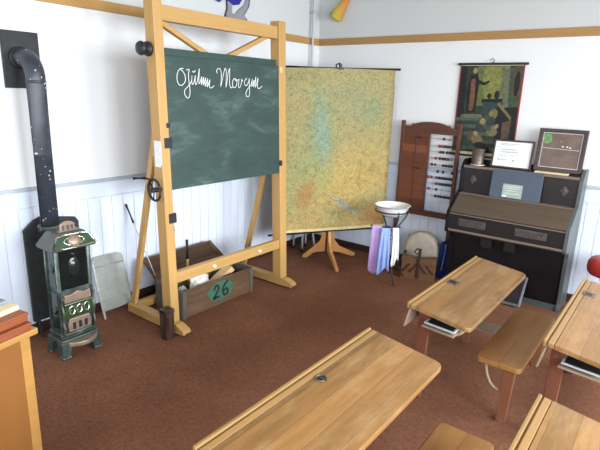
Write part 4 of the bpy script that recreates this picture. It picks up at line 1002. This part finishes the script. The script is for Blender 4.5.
MB().box(-.125, .125, -.203, .203, .0265, .040).build('case_lid', M['bookred'], t2, .003, local=True)
book('book', 'cream paper-covered book lying on the red-brown cases', -.255, -.065, -.40, -.03, .8775, .898, M['cream'], .05)
book('book', 'blue grey thin book on top of the pile on the desk', -.27, -.128, -.40, -.04, .8985, .914, M['bookgrey'], .02)

# ------------------------------------------------------------------ wall decorations above the picture rail
t = thing('paper_cone', 'yellow and orange paper cone hanging high on the right wall', 'paper cone', (.30, -.05, 2.62))
ctr = Vector((.262, -.062, 2.655)); tipv = Vector((.47, -.02, 2.97)); ax = (tipv-ctr).normalized(); Lc = (tipv-ctr).length
MB().lathe([(.0, .0), (.050, -.022), (.070, -.012), (.076, .0), (.004, Lc)], ctr, ax, seg=28).build('cone_body', M['cone'], t)
MB().tube([tipv, (.49, -.004, 3.02)], .002, 6).build('string', M['white'], t)
t = thing('cutout_figure', 'grey legged cutout with blue starry cloak standing on the left picture rail', 'cutout figure', (.016, -1.44, 2.436))
def cut(pts, d0, d1): return MB().prism(pts, lambda a, b: (d0, a, b), lambda a, b: (d1, a, b))
lg = [(-1.50, 2.436), (-1.26, 2.436), (-1.225, 2.455), (-1.228, 2.50), (-1.27, 2.53), (-1.24, 2.565), (-1.20, 2.62), (-1.185, 2.72), (-1.235, 2.70), (-1.27, 2.62), (-1.33, 2.585), (-1.37, 2.55), (-1.40, 2.515), (-1.445, 2.53), (-1.44, 2.60), (-1.44, 2.66), (-1.51, 2.66), (-1.505, 2.56), (-1.53, 2.50)]
cut(lg, .004, .012).build('legs', M['figline'], t)
cx_, cz_ = -1.37, 2.55
MB().prism([(cx_+(a-cx_)*.90, cz_+(b-cz_)*.88) for a, b in lg], lambda a, b: (.012, a, b), lambda a, b: (.0135, a, b)).build('grey_face', M['figgrey'], t)
ck = [(-1.715, 2.76), (-1.70, 2.66), (-1.665, 2.612), (-1.60, 2.60), (-1.555, 2.635), (-1.48, 2.625), (-1.42, 2.60), (-1.345, 2.615), (-1.31, 2.66), (-1.30, 2.76), (-1.36, 2.95), (-1.50, 3.0), (-1.62, 2.93)]
ck_o = cut(ck, .0136, .02).build('cloak', M['figblue'], t, .001)
mb = MB()
for a, b, rr in ((-1.615, 2.645, .035), (-1.47, 2.72, .03), (-1.56, 2.84, .03), (-1.40, 2.86, .025)):
    mb.prism([(a+(rr if i % 2 == 0 else rr*.42)*math.sin(PI*i/5), b+(rr if i % 2 == 0 else rr*.42)*math.cos(PI*i/5)) for i in range(10)], lambda p, q: (.02, p, q), lambda p, q: (.0212, p, q))
mb.build('star', M['star'], ck_o)

# ------------------------------------------------------------------ camera
f, yaw, p, r = 497.9, 2.22192525, .258103444, .0327762738
fw = Vector((math.cos(yaw)*math.cos(p), math.sin(yaw)*math.cos(p), -math.sin(p))); rt = Vector((math.sin(yaw), -math.cos(yaw), 0)); up = rt.cross(fw)
rt2 = rt*math.cos(r)+up*math.sin(r); up2 = -rt*math.sin(r)+up*math.cos(r)
mat = Matrix((rt2, up2, -fw)).transposed().to_4x4(); mat.translation = Vector((3.641, -5.030, 1.815))
cd = bpy.data.cameras.new('camera'); cd.sensor_fit = 'HORIZONTAL'; cd.sensor_width = 36; cd.lens = f*36/600; cd.clip_start = .05
co = bpy.data.objects.new('camera', cd); COL.objects.link(co); co.matrix_world = mat; S.camera = co

# ------------------------------------------------------------------ light: daylight through the windows
w = bpy.data.worlds.new('world'); S.world = w; w.use_nodes = True
bg = w.node_tree.nodes['Background']; bg.inputs[0].default_value = (.80, .88, 1, 1); bg.inputs[1].default_value = 1.0
def area(name, loc, direction, sx, sy, power, col=(1, 1, 1)):
    l = bpy.data.lights.new(name, 'AREA'); l.shape = 'RECTANGLE'; l.size = sx; l.size_y = sy; l.energy = power; l.color = col; l.spread = math.radians(150)
    o = bpy.data.objects.new(name, l); COL.objects.link(o); o.location = loc
    o.rotation_euler = Vector(direction).to_track_quat('-Z', 'Y').to_euler(); return o
WC = (.89, .95, 1.0)
for a, b in WINX: area('window_daylight', (RX+.14, (a+b)/2, (WZ0+WZ1)/2), (-1, 0, -.62), b-a, WZ1-WZ0, 300, WC)
for a, b in WINY: area('window_daylight', ((a+b)/2, RY-.14, (WZ0+WZ1)/2), (0, 1, -.62), b-a, WZ1-WZ0, 70, WC)
vs = S.view_settings; S.display_settings.display_device = 'sRGB'
vs.view_transform = 'Standard'; vs.look = 'None'; vs.gamma = 1; vs.use_curve_mapping = False; vs.exposure = -0.56
